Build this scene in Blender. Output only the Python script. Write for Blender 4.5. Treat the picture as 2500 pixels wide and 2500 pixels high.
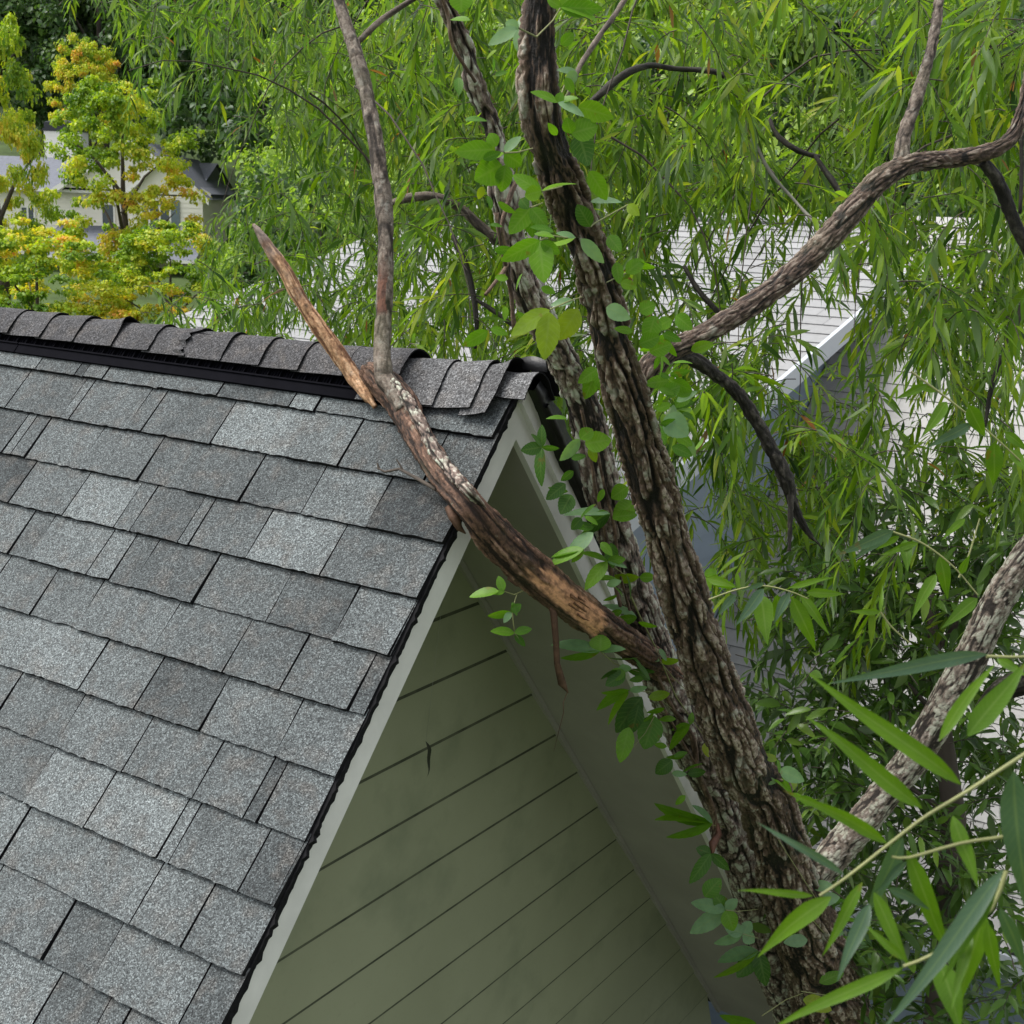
import bpy, math, random
import numpy as np
from mathutils import Matrix, Vector

for o in list(bpy.data.objects):
    bpy.data.objects.remove(o)
SC = bpy.context.scene
COL = SC.collection
rng = np.random.default_rng(11)
random.seed(11)

# ------------------------------------------------------------------ camera, sky, sun, exposure
CAM_Z = 7.0
FPX, TH, YAW, TAN, ROLL = 3267.54, math.radians(12.8306), math.radians(-33.1356), 1.194, math.radians(-2.08924)
C0 = np.array([0, 0, CAM_Z])
_r = np.array([1., 0, 0]); FW = np.array([0, math.cos(TH), -math.sin(TH)]); _u = np.array([0, math.sin(TH), math.cos(TH)])
RC = math.cos(ROLL) * _r - math.sin(ROLL) * _u
UC = math.sin(ROLL) * _r + math.cos(ROLL) * _u
camd = bpy.data.cameras.new('camera'); cam = bpy.data.objects.new('camera', camd); COL.objects.link(cam)
camd.sensor_width = 36; camd.lens = 36 * FPX / 2500; camd.clip_start = 0.05; camd.clip_end = 2000
cam.matrix_world = Matrix(((RC[0], UC[0], -FW[0], 0), (RC[1], UC[1], -FW[1], 0), (RC[2], UC[2], -FW[2], CAM_Z), (0, 0, 0, 1)))
camd.dof.use_dof = True; camd.dof.focus_distance = 3.5; camd.dof.aperture_fstop = 18.0
SC.camera = cam

SUN_DIR = np.array([-0.60, 0.02, 1.1]); SUN_DIR /= np.linalg.norm(SUN_DIR)
W = bpy.data.worlds.new('World'); SC.world = W; W.use_nodes = True
nt = W.node_tree; bg = nt.nodes['Background']
sky = nt.nodes.new('ShaderNodeTexSky'); sky.sky_type = 'NISHITA'; sky.sun_disc = False
sky.sun_elevation = math.asin(SUN_DIR[2]); sky.sun_rotation = math.atan2(SUN_DIR[0], SUN_DIR[1])
sky.air_density = 1.0; sky.dust_density = 2.5; sky.ozone_density = 1.0
hsv = nt.nodes.new('ShaderNodeHueSaturation'); hsv.inputs['Saturation'].default_value = 0.22
nt.links.new(sky.outputs[0], hsv.inputs['Color']); nt.links.new(hsv.outputs[0], bg.inputs[0])
bg.inputs[1].default_value = 0.15
sd = bpy.data.lights.new('sun', 'SUN'); sd.energy = 2.0; sd.angle = math.radians(28); sd.color = (1.0, 0.97, 0.91)
sun = bpy.data.objects.new('sun', sd); COL.objects.link(sun)
sun.rotation_euler = Vector(SUN_DIR).to_track_quat('Z', 'Y').to_euler()
SC.view_settings.view_transform = 'Standard'; SC.view_settings.look = 'None'
SC.view_settings.exposure = 0.92; SC.view_settings.gamma = 1.0
SC.cycles.max_bounces = 7; SC.cycles.transmission_bounces = 5; SC.cycles.diffuse_bounces = 4; SC.cycles.glossy_bounces = 2
SC.cycles.use_denoising = True
SC.cycles.sample_clamp_indirect = 6.0

# ------------------------------------------------------------------ maths helpers
def nrm(v): return v / (np.linalg.norm(v, axis=-1, keepdims=True) + 1e-12)
def ray(x, y): return FW + RC * (x - 1250) / FPX + UC * (1250 - y) / FPX
def at(x, y, d): return C0 + ray(x, y) * d              # a measured point at forward distance d
def hit(x, y, P, n):
    v = ray(x, y); return C0 + v * (((P - C0) @ n) / (v @ n))
RR = np.array([math.cos(YAW), math.sin(YAW), 0]); GG = np.array([-math.sin(YAW), math.cos(YAW), 0]); ZZ = np.array([0, 0, 1.])
PT = math.atan(TAN); CP, SP = math.cos(PT), math.sin(PT)
SL = -CP * GG - SP * ZZ; NL = -SP * GG + CP * ZZ         # left slope: down-slope, normal
SRt = CP * GG - SP * ZZ; NRt = SP * GG + CP * ZZ         # right slope
A0 = at(1265, 940, 3.4)                                  # gable peak reference
def onR(x, y, off): return hit(x, y, A0 + RR * off, RR)  # point on the vertical plane `off` outside the gable
def dep(p): return float((p - C0) @ FW)

def h3(ix, iy, iz, seed=0):
    with np.errstate(over='ignore'):
        n = (ix.astype(np.int64) * 73856093) ^ (iy.astype(np.int64) * 19349663) ^ (iz.astype(np.int64) * 83492791) ^ np.int64(seed * 2654435 + 977)
        n = (n ^ (n >> 13)) * np.int64(1274126177)
        n = n ^ (n >> 16)
        n = (n * np.int64(668265263)) ^ (n >> 11)
    return (n & 0xFFFFFF).astype(float) / 0xFFFFFF
def vnoise(p, seed=0):
    i = np.floor(p).astype(np.int64); f = p - i; f = f * f * (3 - 2 * f)
    out = 0
    for a in (0, 1):
        for b in (0, 1):
            for c in (0, 1):
                w = (f[:, 0] if a else 1 - f[:, 0]) * (f[:, 1] if b else 1 - f[:, 1]) * (f[:, 2] if c else 1 - f[:, 2])
                out = out + w * h3(i[:, 0] + a, i[:, 1] + b, i[:, 2] + c, seed)
    return out
def fbm(p, o=3, seed=0):
    s = 0; a = 1; t = 0
    for k in range(o):
        s = s + a * vnoise(p * 2 ** k, seed + k); t += a; a *= .5
    return s / t
def worley(p, seed=0):
    i = np.floor(p).astype(np.int64); f1 = np.full(len(p), 9.); f2 = np.full(len(p), 9.); cid = np.zeros(len(p))
    for a in (-1, 0, 1):
        for b in (-1, 0, 1):
            for c in (-1, 0, 1):
                j = i + np.array([a, b, c])
                q = np.stack([h3(j[:, 0], j[:, 1], j[:, 2], seed + k) for k in (1, 2, 3)], 1) + j
                d = np.linalg.norm(q - p, axis=1)
                closer = d < f1
                f2 = np.where(closer, f1, np.minimum(f2, d))
                cid = np.where(closer, h3(j[:, 0], j[:, 1], j[:, 2], seed + 9), cid)
                f1 = np.where(closer, d, f1)
    return f1, f2, cid
def sst(a, b, x):
    t = np.clip((x - a) / (b - a), 0, 1); return t * t * (3 - 2 * t)

# ------------------------------------------------------------------ object helpers
def mesh_np(name, V, F, mat, parent=None, smooth=True, attrs=None, mat_idx=None):
    V = np.asarray(V, float); F = np.asarray(F, np.int32)
    me = bpy.data.meshes.new(name)
    me.vertices.add(len(V)); me.vertices.foreach_set('co', V.astype(np.float32).ravel())
    k = F.shape[1]
    me.loops.add(F.size); me.loops.foreach_set('vertex_index', F.ravel())
    me.polygons.add(len(F)); me.polygons.foreach_set('loop_start', np.arange(0, F.size, k, dtype=np.int32))
    me.polygons.foreach_set('loop_total', np.full(len(F), k, np.int32))
    if smooth: me.polygons.foreach_set('use_smooth', np.ones(len(F), bool))
    for m in (mat if isinstance(mat, (list, tuple)) else [mat]): me.materials.append(m)
    if mat_idx is not None: me.polygons.foreach_set('material_index', np.asarray(mat_idx, np.int32))
    for an, av in (attrs or {}).items():
        at_ = me.attributes.new(an, 'FLOAT', 'POINT'); at_.data.foreach_set('value', np.asarray(av, np.float32))
    me.update(calc_edges=True); me.validate()
    o = bpy.data.objects.new(name, me); COL.objects.link(o)
    if parent is not None: o.parent = parent; o.matrix_parent_inverse = parent.matrix_world.inverted()
    return o

class MB:
    """collects polygons of any size into one mesh object"""
    def __init__(s): s.v = []; s.f = []; s.mi = []; s.t = []
    def pt(s, p, t=0.5): s.v.append(tuple(p)); s.t.append(t); return len(s.v) - 1
    def face(s, ids, m=0): s.f.append(tuple(ids)); s.mi.append(m)
    def poly(s, pts, m=0, t=0.5): s.face([s.pt(p, t) for p in pts], m)
    def box(s, o, ax, ay, az, m=0, t=0.5):
        o, ax, ay, az = map(np.asarray, (o, ax, ay, az))
        c = [s.pt(o + ax * i + ay * j + az * k, t) for k in (0, 1) for j in (0, 1) for i in (0, 1)]
        for q in ((0, 2, 3, 1), (4, 5, 7, 6), (0, 1, 5, 4), (2, 6, 7, 3), (0, 4, 6, 2), (1, 3, 7, 5)): s.face([c[i] for i in q], m)
    def tube(s, pts, rad, n=6, m=0, t=0.5):
        V, F = tube_arr(np.array(pts, float), np.atleast_1d(rad) * np.ones(len(pts)), n)
        b = len(s.v)
        for p in V: s.pt(p, t)
        for q in F: s.face([b + int(i) for i in q], m)
    def build(s, name, mat, parent=None, smooth=False):
        me = bpy.data.meshes.new(name); me.from_pydata(s.v, [], s.f)
        for m in (mat if isinstance(mat, (list, tuple)) else [mat]): me.materials.append(m)
        me.polygons.foreach_set('material_index', s.mi)
        if smooth: me.polygons.foreach_set('use_smooth', [True] * len(s.f))
        a = me.attributes.new('tint', 'FLOAT', 'POINT'); a.data.foreach_set('value', s.t)
        me.update()
        o = bpy.data.objects.new(name, me); COL.objects.link(o)
        if parent is not None: o.parent = parent; o.matrix_parent_inverse = parent.matrix_world.inverted()
        return o

def tag(o, label=None, cat=None, group=None, kind=None):
    if label: o['label'] = label
    if cat: o['category'] = cat
    if group: o['group'] = group
    if kind: o['kind'] = kind
    return o
def empty(name, loc, label, cat, group=None):
    o = bpy.data.objects.new(name, None); COL.objects.link(o); o.location = Vector(loc); o.empty_display_size = .2
    o.matrix_world = Matrix.Translation(Vector(loc))
    return tag(o, label, cat, group)

def catmull(P, rad, ds):
    P = np.array(P, float); rad = np.array(rad, float)
    n = len(P)
    if n == 2: P = np.array([P[0], (P[0] + P[1]) / 2, P[1]]); rad = np.array([rad[0], rad.mean(), rad[1]]); n = 3
    Q = np.vstack([2 * P[0] - P[1], P, 2 * P[-1] - P[-2]]); q = np.concatenate([[rad[0]], rad, [rad[-1]]])
    out = []; ro = []
    for i in range(n - 1):
        m = max(2, int(np.linalg.norm(P[i + 1] - P[i]) / ds))
        t = np.arange(m) / m
        a, b, c, d = Q[i], Q[i + 1], Q[i + 2], Q[i + 3]
        T = t[:, None]
        out.append(.5 * (2 * b + (c - a) * T + (2 * a - 5 * b + 4 * c - d) * T ** 2 + (3 * b - a - 3 * c + d) * T ** 3))
        ro.append(q[i + 1] + (q[i + 2] - q[i + 1]) * (t * t * (3 - 2 * t)))
    out.append(P[-1:]); ro.append(rad[-1:])
    return np.vstack(out), np.concatenate(ro)
def frames(P):
    T = nrm(np.gradient(P, axis=0)); N = np.zeros_like(P)
    tc = C0 - P[0]; n = tc - T[0] * (tc @ T[0]); N[0] = nrm(n)
    for i in range(1, len(P)):
        n = N[i - 1] - T[i] * (N[i - 1] @ T[i]); N[i] = nrm(n)
    return T, N, np.cross(T, N)
def ring_faces(m, n):
    i = np.arange(m - 1)[:, None] * n; j = np.arange(n)[None, :]; j2 = (j + 1) % n
    return np.stack([i + j, i + j2, i + n + j2, i + n + j], -1).reshape(-1, 4)
def tube_arr(P, R_, n):
    T, N, B = frames(P); ph = np.arange(n) / n * 2 * np.pi
    V = P[:, None] + R_[:, None, None] * (np.cos(ph)[None, :, None] * N[:, None] + np.sin(ph)[None, :, None] * B[:, None])
    return V.reshape(-1, 3), ring_faces(len(P), n)

def bark_tube(name, P, rad, mat, parent=None, ds=.008, n=72, cell=.024, stretch=5., depth=.009, rough=.003, seed=0, knots=(), peel=None, wob=.06, rdg=(.04, .34), furrow=True):
    """limb: swept tube with furrowed bark as real relief. phi 0 is the side that looks towards the window."""
    P, R_ = catmull(P, rad, ds)
    T, N, B = frames(P); m = len(P)
    s = np.concatenate([[0], np.cumsum(np.linalg.norm(np.diff(P, axis=0), axis=1))])
    ph = np.arange(n) / n * 2 * np.pi
    PH = np.tile(ph, m); S = np.repeat(s, n); R2 = np.repeat(R_, n)
    c3 = np.stack([np.cos(PH) * R2, np.sin(PH) * R2, S], 1)
    warp = np.stack([vnoise(c3 * np.array([22, 22, 10]), seed + 20), vnoise(c3 * np.array([22, 22, 10]), seed + 21), vnoise(c3 * 14, seed + 22)], 1) - .5
    q = (c3 + warp * np.array([.02, .02, .05])) / np.array([cell, cell, cell * stretch])
    f1, f2, cid = worley(q, seed)
    plate = sst(rdg[0], rdg[1], f2 - f1)
    fq = (c3 + warp * np.array([.016, .016, .03]))
    a1 = fbm(fq * np.array([.62 / cell, .62 / cell, .62 / cell / (stretch * 1.7)]), 2, seed + 61)
    a2 = fbm(fq * np.array([1.3 / cell, 1.3 / cell, 1.3 / cell / (stretch * 1.5)]), 2, seed + 71)
    fur = sst(.014, .075, np.abs(a1 - .5)) * (.55 + .45 * sst(.005, .05, np.abs(a2 - .52)))
    ridge = fur * (.45 + .55 * plate) if furrow else plate
    fine = fbm(c3 * np.array([190, 190, 75]), 3, seed + 31)
    crack = sst(.54, .62, fbm(c3 * np.array([40, 40, 110]), 3, seed + 41))
    big = fbm(c3 * np.array([9, 9, 5]), 2, seed + 51) - .5
    pe = np.zeros(len(PH)) if peel is None else peel(PH, S, c3)
    d = depth * (ridge - .75) * (.75 + .5 * big * 2 + .25 * cid) + rough * (fine - .5) * 2 - .25 * depth * crack * ridge
    d = d * (1 - .75 * pe) - .5 * depth * pe + R2 * wob * 2 * big
    kn = np.zeros(len(PH))
    for (ks, kp, kr, kh) in knots:
        dph = (PH - kp + np.pi) % (2 * np.pi) - np.pi
        rr = np.sqrt((S - ks) ** 2 + (dph * R2) ** 2) / kr
        d += kh * np.exp(-rr ** 2 * 2) - kh * .7 * np.exp(-rr ** 2 * 14); kn = np.maximum(kn, np.exp(-rr ** 2 * 6))
    rad2 = (R2 + d).reshape(m, n)
    V = P[:, None] + rad2[..., None] * (np.cos(ph)[None, :, None] * N[:, None] + np.sin(ph)[None, :, None] * B[:, None])
    V = V.reshape(-1, 3)
    F = ring_faces(m, n)
    # close both ends with ragged tips
    for e, (i0, sg) in enumerate(((0, -1), (m - 1, 1))):
        base = len(V); V = np.vstack([V, P[i0] + T[i0] * sg * R_[i0] * .4])
        j = np.arange(n); j2 = (j + 1) % n
        tri = np.stack([i0 * n + j, i0 * n + j2, np.full(n, base), np.full(n, base)], 1) if False else None
        ring2 = []
        inner = P[i0] + T[i0] * sg * R_[i0] * .3 + .45 * (V[i0 * n:i0 * n + n] - P[i0])
        b2 = len(V); V = np.vstack([V, inner])
        qd = np.stack([i0 * n + j, i0 * n + j2, b2 + j2, b2 + j], 1)
        F = np.vstack([F, qd if sg > 0 else qd[:, ::-1]])
    extra = len(V) - m * n
    ex = lambda a: np.concatenate([a, np.zeros(extra)])
    return mesh_np(name, V, F, mat, parent, True, {'ridge': ex(ridge), 'peel': ex(pe), 'fine': ex(fine), 'cid': ex(cid), 'knot': ex(kn)})

# ------------------------------------------------------------------ materials
def newmat(name):
    m = bpy.data.materials.new(name); m.use_nodes = True
    n = m.node_tree; p = n.nodes['Principled BSDF']
    return m, n, p
def nd(n, t, **kw):
    x = n.nodes.new(t)
    for k, v in kw.items(): setattr(x, k, v)
    return x
def attr(n, name):
    a = nd(n, 'ShaderNodeAttribute'); a.attribute_name = name; return a.outputs['Fac']
def noise(n, scale, detail=3, rough=.55, vec=None, dim='3D'):
    x = nd(n, 'ShaderNodeTexNoise'); x.inputs['Scale'].default_value = scale; x.inputs['Detail'].default_value = detail; x.inputs['Roughness'].default_value = rough
    n.links.new(vec if vec is not None else geo_pos(n), x.inputs['Vector']); return x.outputs['Fac']
def geo_pos(n):
    for x in n.nodes:
        if x.type == 'TEX_COORD': return x.outputs['Object']
    return nd(n, 'ShaderNodeTexCoord').outputs['Object']
def ramp(n, fac, stops, interp='LINEAR'):
    r = nd(n, 'ShaderNodeValToRGB'); r.color_ramp.interpolation = interp
    e = r.color_ramp.elements
    while len(e) < len(stops): e.new(.5)
    for i, (p, c) in enumerate(stops):
        e[i].position = p; e[i].color = (*c, 1) if len(c) == 3 else c
    n.links.new(fac, r.inputs[0]); return r.outputs[0]
def mix(n, fac, a, b, mode='MIX'):
    x = nd(n, 'ShaderNodeMix'); x.data_type = 'RGBA'; x.blend_type = mode; x.clamp_factor = True
    for sock, v in ((x.inputs[0], fac), (x.inputs[6], a), (x.inputs[7], b)):
        if hasattr(v, 'is_linked'): n.links.new(v, sock)
        elif isinstance(v, (int, float)): sock.default_value = v
        else: sock.default_value = (*v, 1)
    return x.outputs[2]
def math_(n, op, a, b=0.0):
    x = nd(n, 'ShaderNodeMath', operation=op)
    for i, v in enumerate((a, b)):
        if hasattr(v, 'is_linked'): n.links.new(v, x.inputs[i])
        else: x.inputs[i].default_value = v
    return x.outputs[0]
def bump(n, p, h, strength, dist):
    b = nd(n, 'ShaderNodeBump'); b.inputs['Strength'].default_value = strength; b.inputs['Distance'].default_value = dist
    n.links.new(h, b.inputs['Height']); n.links.new(b.outputs[0], p.inputs['Normal'])

def plain(name, col, rough=.6, var=.12, scale=6, spec=.5, bscale=0, bdist=.001):
    m, n, p = newmat(name)
    f = noise(n, scale, 4)
    c = ramp(n, f, [(.25, tuple(x * (1 - var) for x in col)), (.75, tuple(min(1, x * (1 + var)) for x in col))])
    n.links.new(c, p.inputs['Base Color']); p.inputs['Roughness'].default_value = rough
    p.inputs['Specular IOR Level'].default_value = spec
    if bscale: bump(n, p, noise(n, bscale, 3), .5, bdist)
    return m

def granule(name, lo, hi, size, edge=False, warm=0):
    """mineral granules: speckle of dark, mid and pale grains, a tone per tab and broad blotches"""
    m, n, p = newmat(name)
    t = attr(n, 'tint')
    blot = noise(n, 7, 3)
    stripe = noise(n, 18, 2)
    tone = math_(n, 'ADD', math_(n, 'MULTIPLY', t, .62), math_(n, 'MULTIPLY', blot, .38))
    base = ramp(n, tone, [(.22, lo), (.5, tuple((a + b) / 2 for a, b in zip(lo, hi))), (.78, hi)])
    base = mix(n, math_(n, 'MULTIPLY', ramp(n, stripe, [(.5, (0, 0, 0)), (.72, (1, 1, 1))]), .35), base, (.115, .098, .085))
    v = nd(n, 'ShaderNodeTexVoronoi'); v.inputs['Scale'].default_value = 1 / size; n.links.new(geo_pos(n), v.inputs['Vector'])
    sp = nd(n, 'ShaderNodeSeparateColor'); n.links.new(v.outputs['Color'], sp.inputs[0])
    g = ramp(n, sp.outputs[0], [(0, (.30, .30, .31)), (.24, (.58, .58, .58)), (.55, (.95, .95, .95)), (.78, (1.22, 1.24, 1.24)), (.94, (1.95, 2.0, 2.0)), (1, (2.3, 2.3, 2.3))])
    c = mix(n, 1.0, base, g, 'MULTIPLY')
    n.links.new(c, p.inputs['Base Color']); p.inputs['Roughness'].default_value = .85; p.inputs['Specular IOR Level'].default_value = .22
    bump(n, p, sp.outputs[1], .8, .002)
    return m

def leafmat(name, stops, under=(.30, .36, .26), rough=.42, trans=.42, tcol=1.5, spec=.28, vein=0, spots=0.0):
    m, n, p = newmat(name)
    t = attr(n, 'tint')
    col = ramp(n, t, stops)
    if vein:
        a = attr(n, 'mid')
        al = attr(n, 'along')
        vf = math_(n, 'FRACT', math_(n, 'SUBTRACT', math_(n, 'MULTIPLY', al, vein), math_(n, 'MULTIPLY', math_(n, 'SUBTRACT', 1.0, a), 1.7)))
        vl = ramp(n, math_(n, 'ABSOLUTE', math_(n, 'SUBTRACT', vf, .5)), [(.0, (1, 1, 1)), (.16, (0, 0, 0))])
        rib = ramp(n, a, [(.84, (0, 0, 0)), (.97, (1, 1, 1))])
        col = mix(n, math_(n, 'MULTIPLY', math_(n, 'MAXIMUM', math_(n, 'MULTIPLY', vl, 1.0 if vein < 12 else .35), rib), .38), col, mix(n, .5, col, (.26, .34, .12)))
        bump(n, p, math_(n, 'MAXIMUM', vl, rib), -.5 if vein < 12 else -.2, .0012)
        mot = noise(n, 45, 3)
        col = mix(n, math_(n, 'MULTIPLY', ramp(n, mot, [(.35, (1, 1, 1)), (.6, (0, 0, 0))]), .30), col, mix(n, .6, col, (.02, .05, .012)))
    if spots:
        s = noise(n, 34, 3)
        col = mix(n, math_(n, 'MULTIPLY', ramp(n, s, [(.66, (0, 0, 0)), (.72, (1, 1, 1))]), spots), col, (.16, .07, .015))
    g = nd(n, 'ShaderNodeNewGeometry')
    colb = mix(n, math_(n, 'MULTIPLY', g.outputs['Backfacing'], .55), col, under)
    n.links.new(colb, p.inputs['Base Color'])
    p.inputs['Roughness'].default_value = rough; p.inputs['Specular IOR Level'].default_value = spec
    tr = nd(n, 'ShaderNodeBsdfTranslucent')
    n.links.new(mix(n, 1.0, col, (tcol * 1.15, tcol * 1.20, tcol * .28), 'MULTIPLY'), tr.inputs[0])
    ms = nd(n, 'ShaderNodeMixShader'); ms.inputs[0].default_value = trans
    n.links.new(p.outputs[0], ms.inputs[1]); n.links.new(tr.outputs[0], ms.inputs[2])
    n.links.new(ms.outputs[0], n.nodes['Material Output'].inputs[0])
    return m

def barkmat(name, furrow, mid, top, lichen, lich_amt=.5, peelc=(.42, .25, .12), lscale=26, lcut=.56):
    m, n, p = newmat(name)
    r = attr(n, 'ridge'); fi = attr(n, 'fine'); ci = attr(n, 'cid'); pe = attr(n, 'peel'); kn = attr(n, 'knot')
    tone = math_(n, 'ADD', math_(n, 'MULTIPLY', r, .70), math_(n, 'MULTIPLY', math_(n, 'SUBTRACT', fi, .5), 1.15))
    c = ramp(n, tone, [(.10, furrow), (.30, tuple(x * .7 for x in mid)), (.52, mid), (.78, top)])
    c2 = mix(n, math_(n, 'MULTIPLY', ramp(n, ci, [(.45, (0, 0, 0)), (.9, (1, 1, 1))]), .6), c, mix(n, r, furrow, tuple(x * .9 for x in mid)))
    ln = noise(n, lscale, 5, .65)
    lm = math_(n, 'MULTIPLY', ramp(n, ln, [(lcut, (0, 0, 0)), (lcut + .06, (1, 1, 1))]), math_(n, 'MULTIPLY', ramp(n, r, [(.35, (0, 0, 0)), (.75, (1, 1, 1))]), lich_amt))
    lc = mix(n, noise(n, 9, 2), lichen, tuple(x * .75 for x in lichen))
    gr = noise(n, 130, 5, .7)
    c2 = mix(n, 1.0, c2, ramp(n, gr, [(.30, (.45, .43, .42)), (.5, (1, 1, 1)), (.72, (1.5, 1.5, 1.48))]), 'MULTIPLY')
    c3 = mix(n, lm, c2, lc)
    gn = noise(n, 5, 3)
    c3 = mix(n, math_(n, 'MULTIPLY', ramp(n, gn, [(.55, (0, 0, 0)), (.75, (1, 1, 1))]), .22), c3, (.09, .11, .04))
    fib = noise(n, 60, 4)
    pc = mix(n, ramp(n, math_(n, 'ADD', math_(n, 'MULTIPLY', fib, .6), math_(n, 'MULTIPLY', fi, .5)), [(.40, (0, 0, 0)), (.62, (1, 1, 1))]), tuple(x * .38 for x in peelc), peelc)
    c4 = mix(n, pe, c3, pc)
    c5 = mix(n, math_(n, 'MULTIPLY', kn, .75), c4, (.014, .010, .008))
    n.links.new(c5, p.inputs['Base Color']); p.inputs['Roughness'].default_value = .72; p.inputs['Specular IOR Level'].default_value = .35
    bump(n, p, math_(n, 'ADD', noise(n, 240, 4, .7), gr), .8, .003)
    return m

M = {}
M['shingle'] = granule('shingle_granules', (.040, .045, .047), (.142, .157, .160), .0028)
M['capshingle'] = granule('cap_granules', (.044, .043, .046), (.082, .080, .083), .0032)
M['capshingle_pale'] = granule('pale_cap_granules', (.062, .061, .063), (.140, .140, .143), .0034)
M['asphalt'] = plain('asphalt_edge', (.008, .008, .009), .85, .4, 60, .15, 300, .002)
M['felt'] = plain('black_felt', (.006, .006, .007), .45, .3, 30, .5, 40, .004)
M['vent'] = plain('black_vent_plastic', (.004, .004, .006), .8, .2, 30, .03)
M['trim'] = plain('weathered_pale_trim', (.66, .645, .615), .55, .12, 9, .4, 80, .0006)
M['soffit'] = plain('grey_soffit_paint', (.31, .288, .262), .6, .10, 4, .4, 60, .0005)
m_s, n_s, p_s = newmat('olive_siding_paint')             # weathered paint with mildew blotches and faint streaks
_c = ramp(n_s, noise(n_s, 2.0, 4), [(.25, (.232, .242, .150)), (.75, (.285, .295, .188))])
_c = mix(n_s, math_(n_s, 'MULTIPLY', ramp(n_s, noise(n_s, 3.1, 5, .6), [(.52, (0, 0, 0)), (.74, (1, 1, 1))]), .55), _c, (.12, .145, .085))
_c = mix(n_s, math_(n_s, 'MULTIPLY', ramp(n_s, noise(n_s, 70, 4, .7), [(.60, (0, 0, 0)), (.75, (1, 1, 1))]), .22), _c, (.14, .13, .08))
_c = mix(n_s, math_(n_s, 'MULTIPLY', attr(n_s, 'tint'), .10), _c, (.42, .42, .30))
n_s.links.new(_c, p_s.inputs['Base Color']); p_s.inputs['Roughness'].default_value = .6; bump(n_s, p_s, noise(n_s, 110, 4), .35, .0008)
M['siding'] = m_s
M['wallgrey'] = plain('house_wall', (.25, .26, .2), .7)
def tinted(name, lo, hi, rough, scale=20):
    m, n, p = newmat(name)
    f = math_(n, 'ADD', math_(n, 'MULTIPLY', attr(n, 'tint'), .5), math_(n, 'MULTIPLY', noise(n, scale, 4, .7), .5))
    n.links.new(ramp(n, f, [(.3, lo), (.7, hi)]), p.inputs['Base Color']); p.inputs['Roughness'].default_value = rough
    return m
M['nroof'] = tinted('pale_shingle', (.205, .205, .205), (.30, .30, .303), .6)
M['nedge'] = plain('course_edge', (.16, .16, .165), .8)
M['nroof_low'] = tinted('pale_shingle_warm', (.24, .235, .225), (.34, .335, .325), .6)
M['ntrim'] = plain('pale_rake_metal', (.46, .49, .53), .4, .05, 3)
M['bluewall'] = plain('blue_grey_siding', (.19, .235, .285), .55, .08, 4)
M['cream'] = plain('cream_siding', (.84, .80, .69), .6, .04, 2)
M['white'] = plain('white_trim', (.82, .80, .74), .5, .03, 4)
M['slate'] = plain('slate_shingle', (.12, .13, .16), .7, .25, 8)
M['shutter'] = plain('blue_grey_shutter', (.13, .17, .18), .5)
M['glass'] = plain('window_glass', (.09, .11, .12), .15, .2, 1)
M['capmetal'] = plain('black_metal', (.02, .022, .03), .4)
M['postwood'] = plain('dark_post_wood', (.08, .04, .03), .7)
M['grass'] = plain('grass_ground', (.055, .085, .025), .9, .5, .6, .2)
M['bark'] = barkmat('furrowed_bark', (.006, .004, .003), (.11, .070, .047), (.34, .28, .22), (.42, .43, .36), .55, lscale=20, lcut=.56)
M['bark_brown'] = barkmat('brown_limb_bark', (.007, .005, .004), (.10, .066, .048), (.25, .205, .165), (.36, .36, .30), .5, lscale=24, lcut=.58)
M['bark_pale'] = barkmat('scaly_pale_bark', (.014, .010, .008), (.20, .145, .12), (.46, .41, .35), (.56, .58, .47), .95, lscale=19, lcut=.50)
M['bark_lichen'] = barkmat('lichened_bark', (.02, .015, .012), (.19, .15, .12), (.36, .32, .28), (.52, .54, .43), .62, lscale=24, lcut=.47)
M['bark_dark'] = barkmat('dark_twig_bark', (.008, .006, .005), (.03, .025, .02), (.07, .06, .05), (.12, .13, .10), .3)
M['bark_young'] = barkmat('smooth_young_bark', (.03, .022, .016), (.13, .10, .078), (.22, .185, .15), (.36, .36, .31), .4, peelc=(.15, .065, .04))
M['deadwood'] = barkmat('dead_limb_bark', (.018, .009, .006), (.13, .070, .045), (.27, .165, .115), (.50, .50, .38), .35, peelc=(.66, .345, .185), lcut=.62)
M['splinter'] = barkmat('bare_splintered_wood', (.16, .07, .035), (.50, .28, .15), (.72, .47, .29), (.30, .25, .22), .5, peelc=(.30, .25, .22), lscale=18, lcut=.6)
M['vine_stem'] = barkmat('vine_stem_bark', (.05, .03, .02), (.16, .10, .07), (.26, .18, .13), (.3, .28, .22), .3)
M['twig'] = plain('olive_twig', (.20, .21, .08), .6, .2, 20)
M['twig_grey'] = plain('grey_twig', (.20, .19, .16), .7, .2, 20)
M['twig_dark'] = plain('dark_twig', (.05, .038, .028), .8, .3, 20)
M['willow'] = leafmat('willow_leaf', [(0, (.018, .052, .009)), (.35, (.062, .130, .011)), (.75, (.150, .235, .012)), (.97, (.26, .29, .03)), (1, (.20, .08, .025))], trans=.5, tcol=1.6, spec=.2)
M['willow_near'] = leafmat('near_willow_leaf', [(0, (.06, .11, .075)), (.35, (.05, .10, .045)), (.5, (.060, .135, .008)), (1, (.105, .205, .008))], under=(.22, .28, .20), rough=.38, vein=16, spots=.5)
M['evergreen'] = leafmat('dark_glossy_leaf', [(0, (.026, .065, .014)), (.6, (.068, .138, .020)), (1, (.13, .21, .03))], under=(.12, .15, .10), rough=.30, trans=.25)
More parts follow.
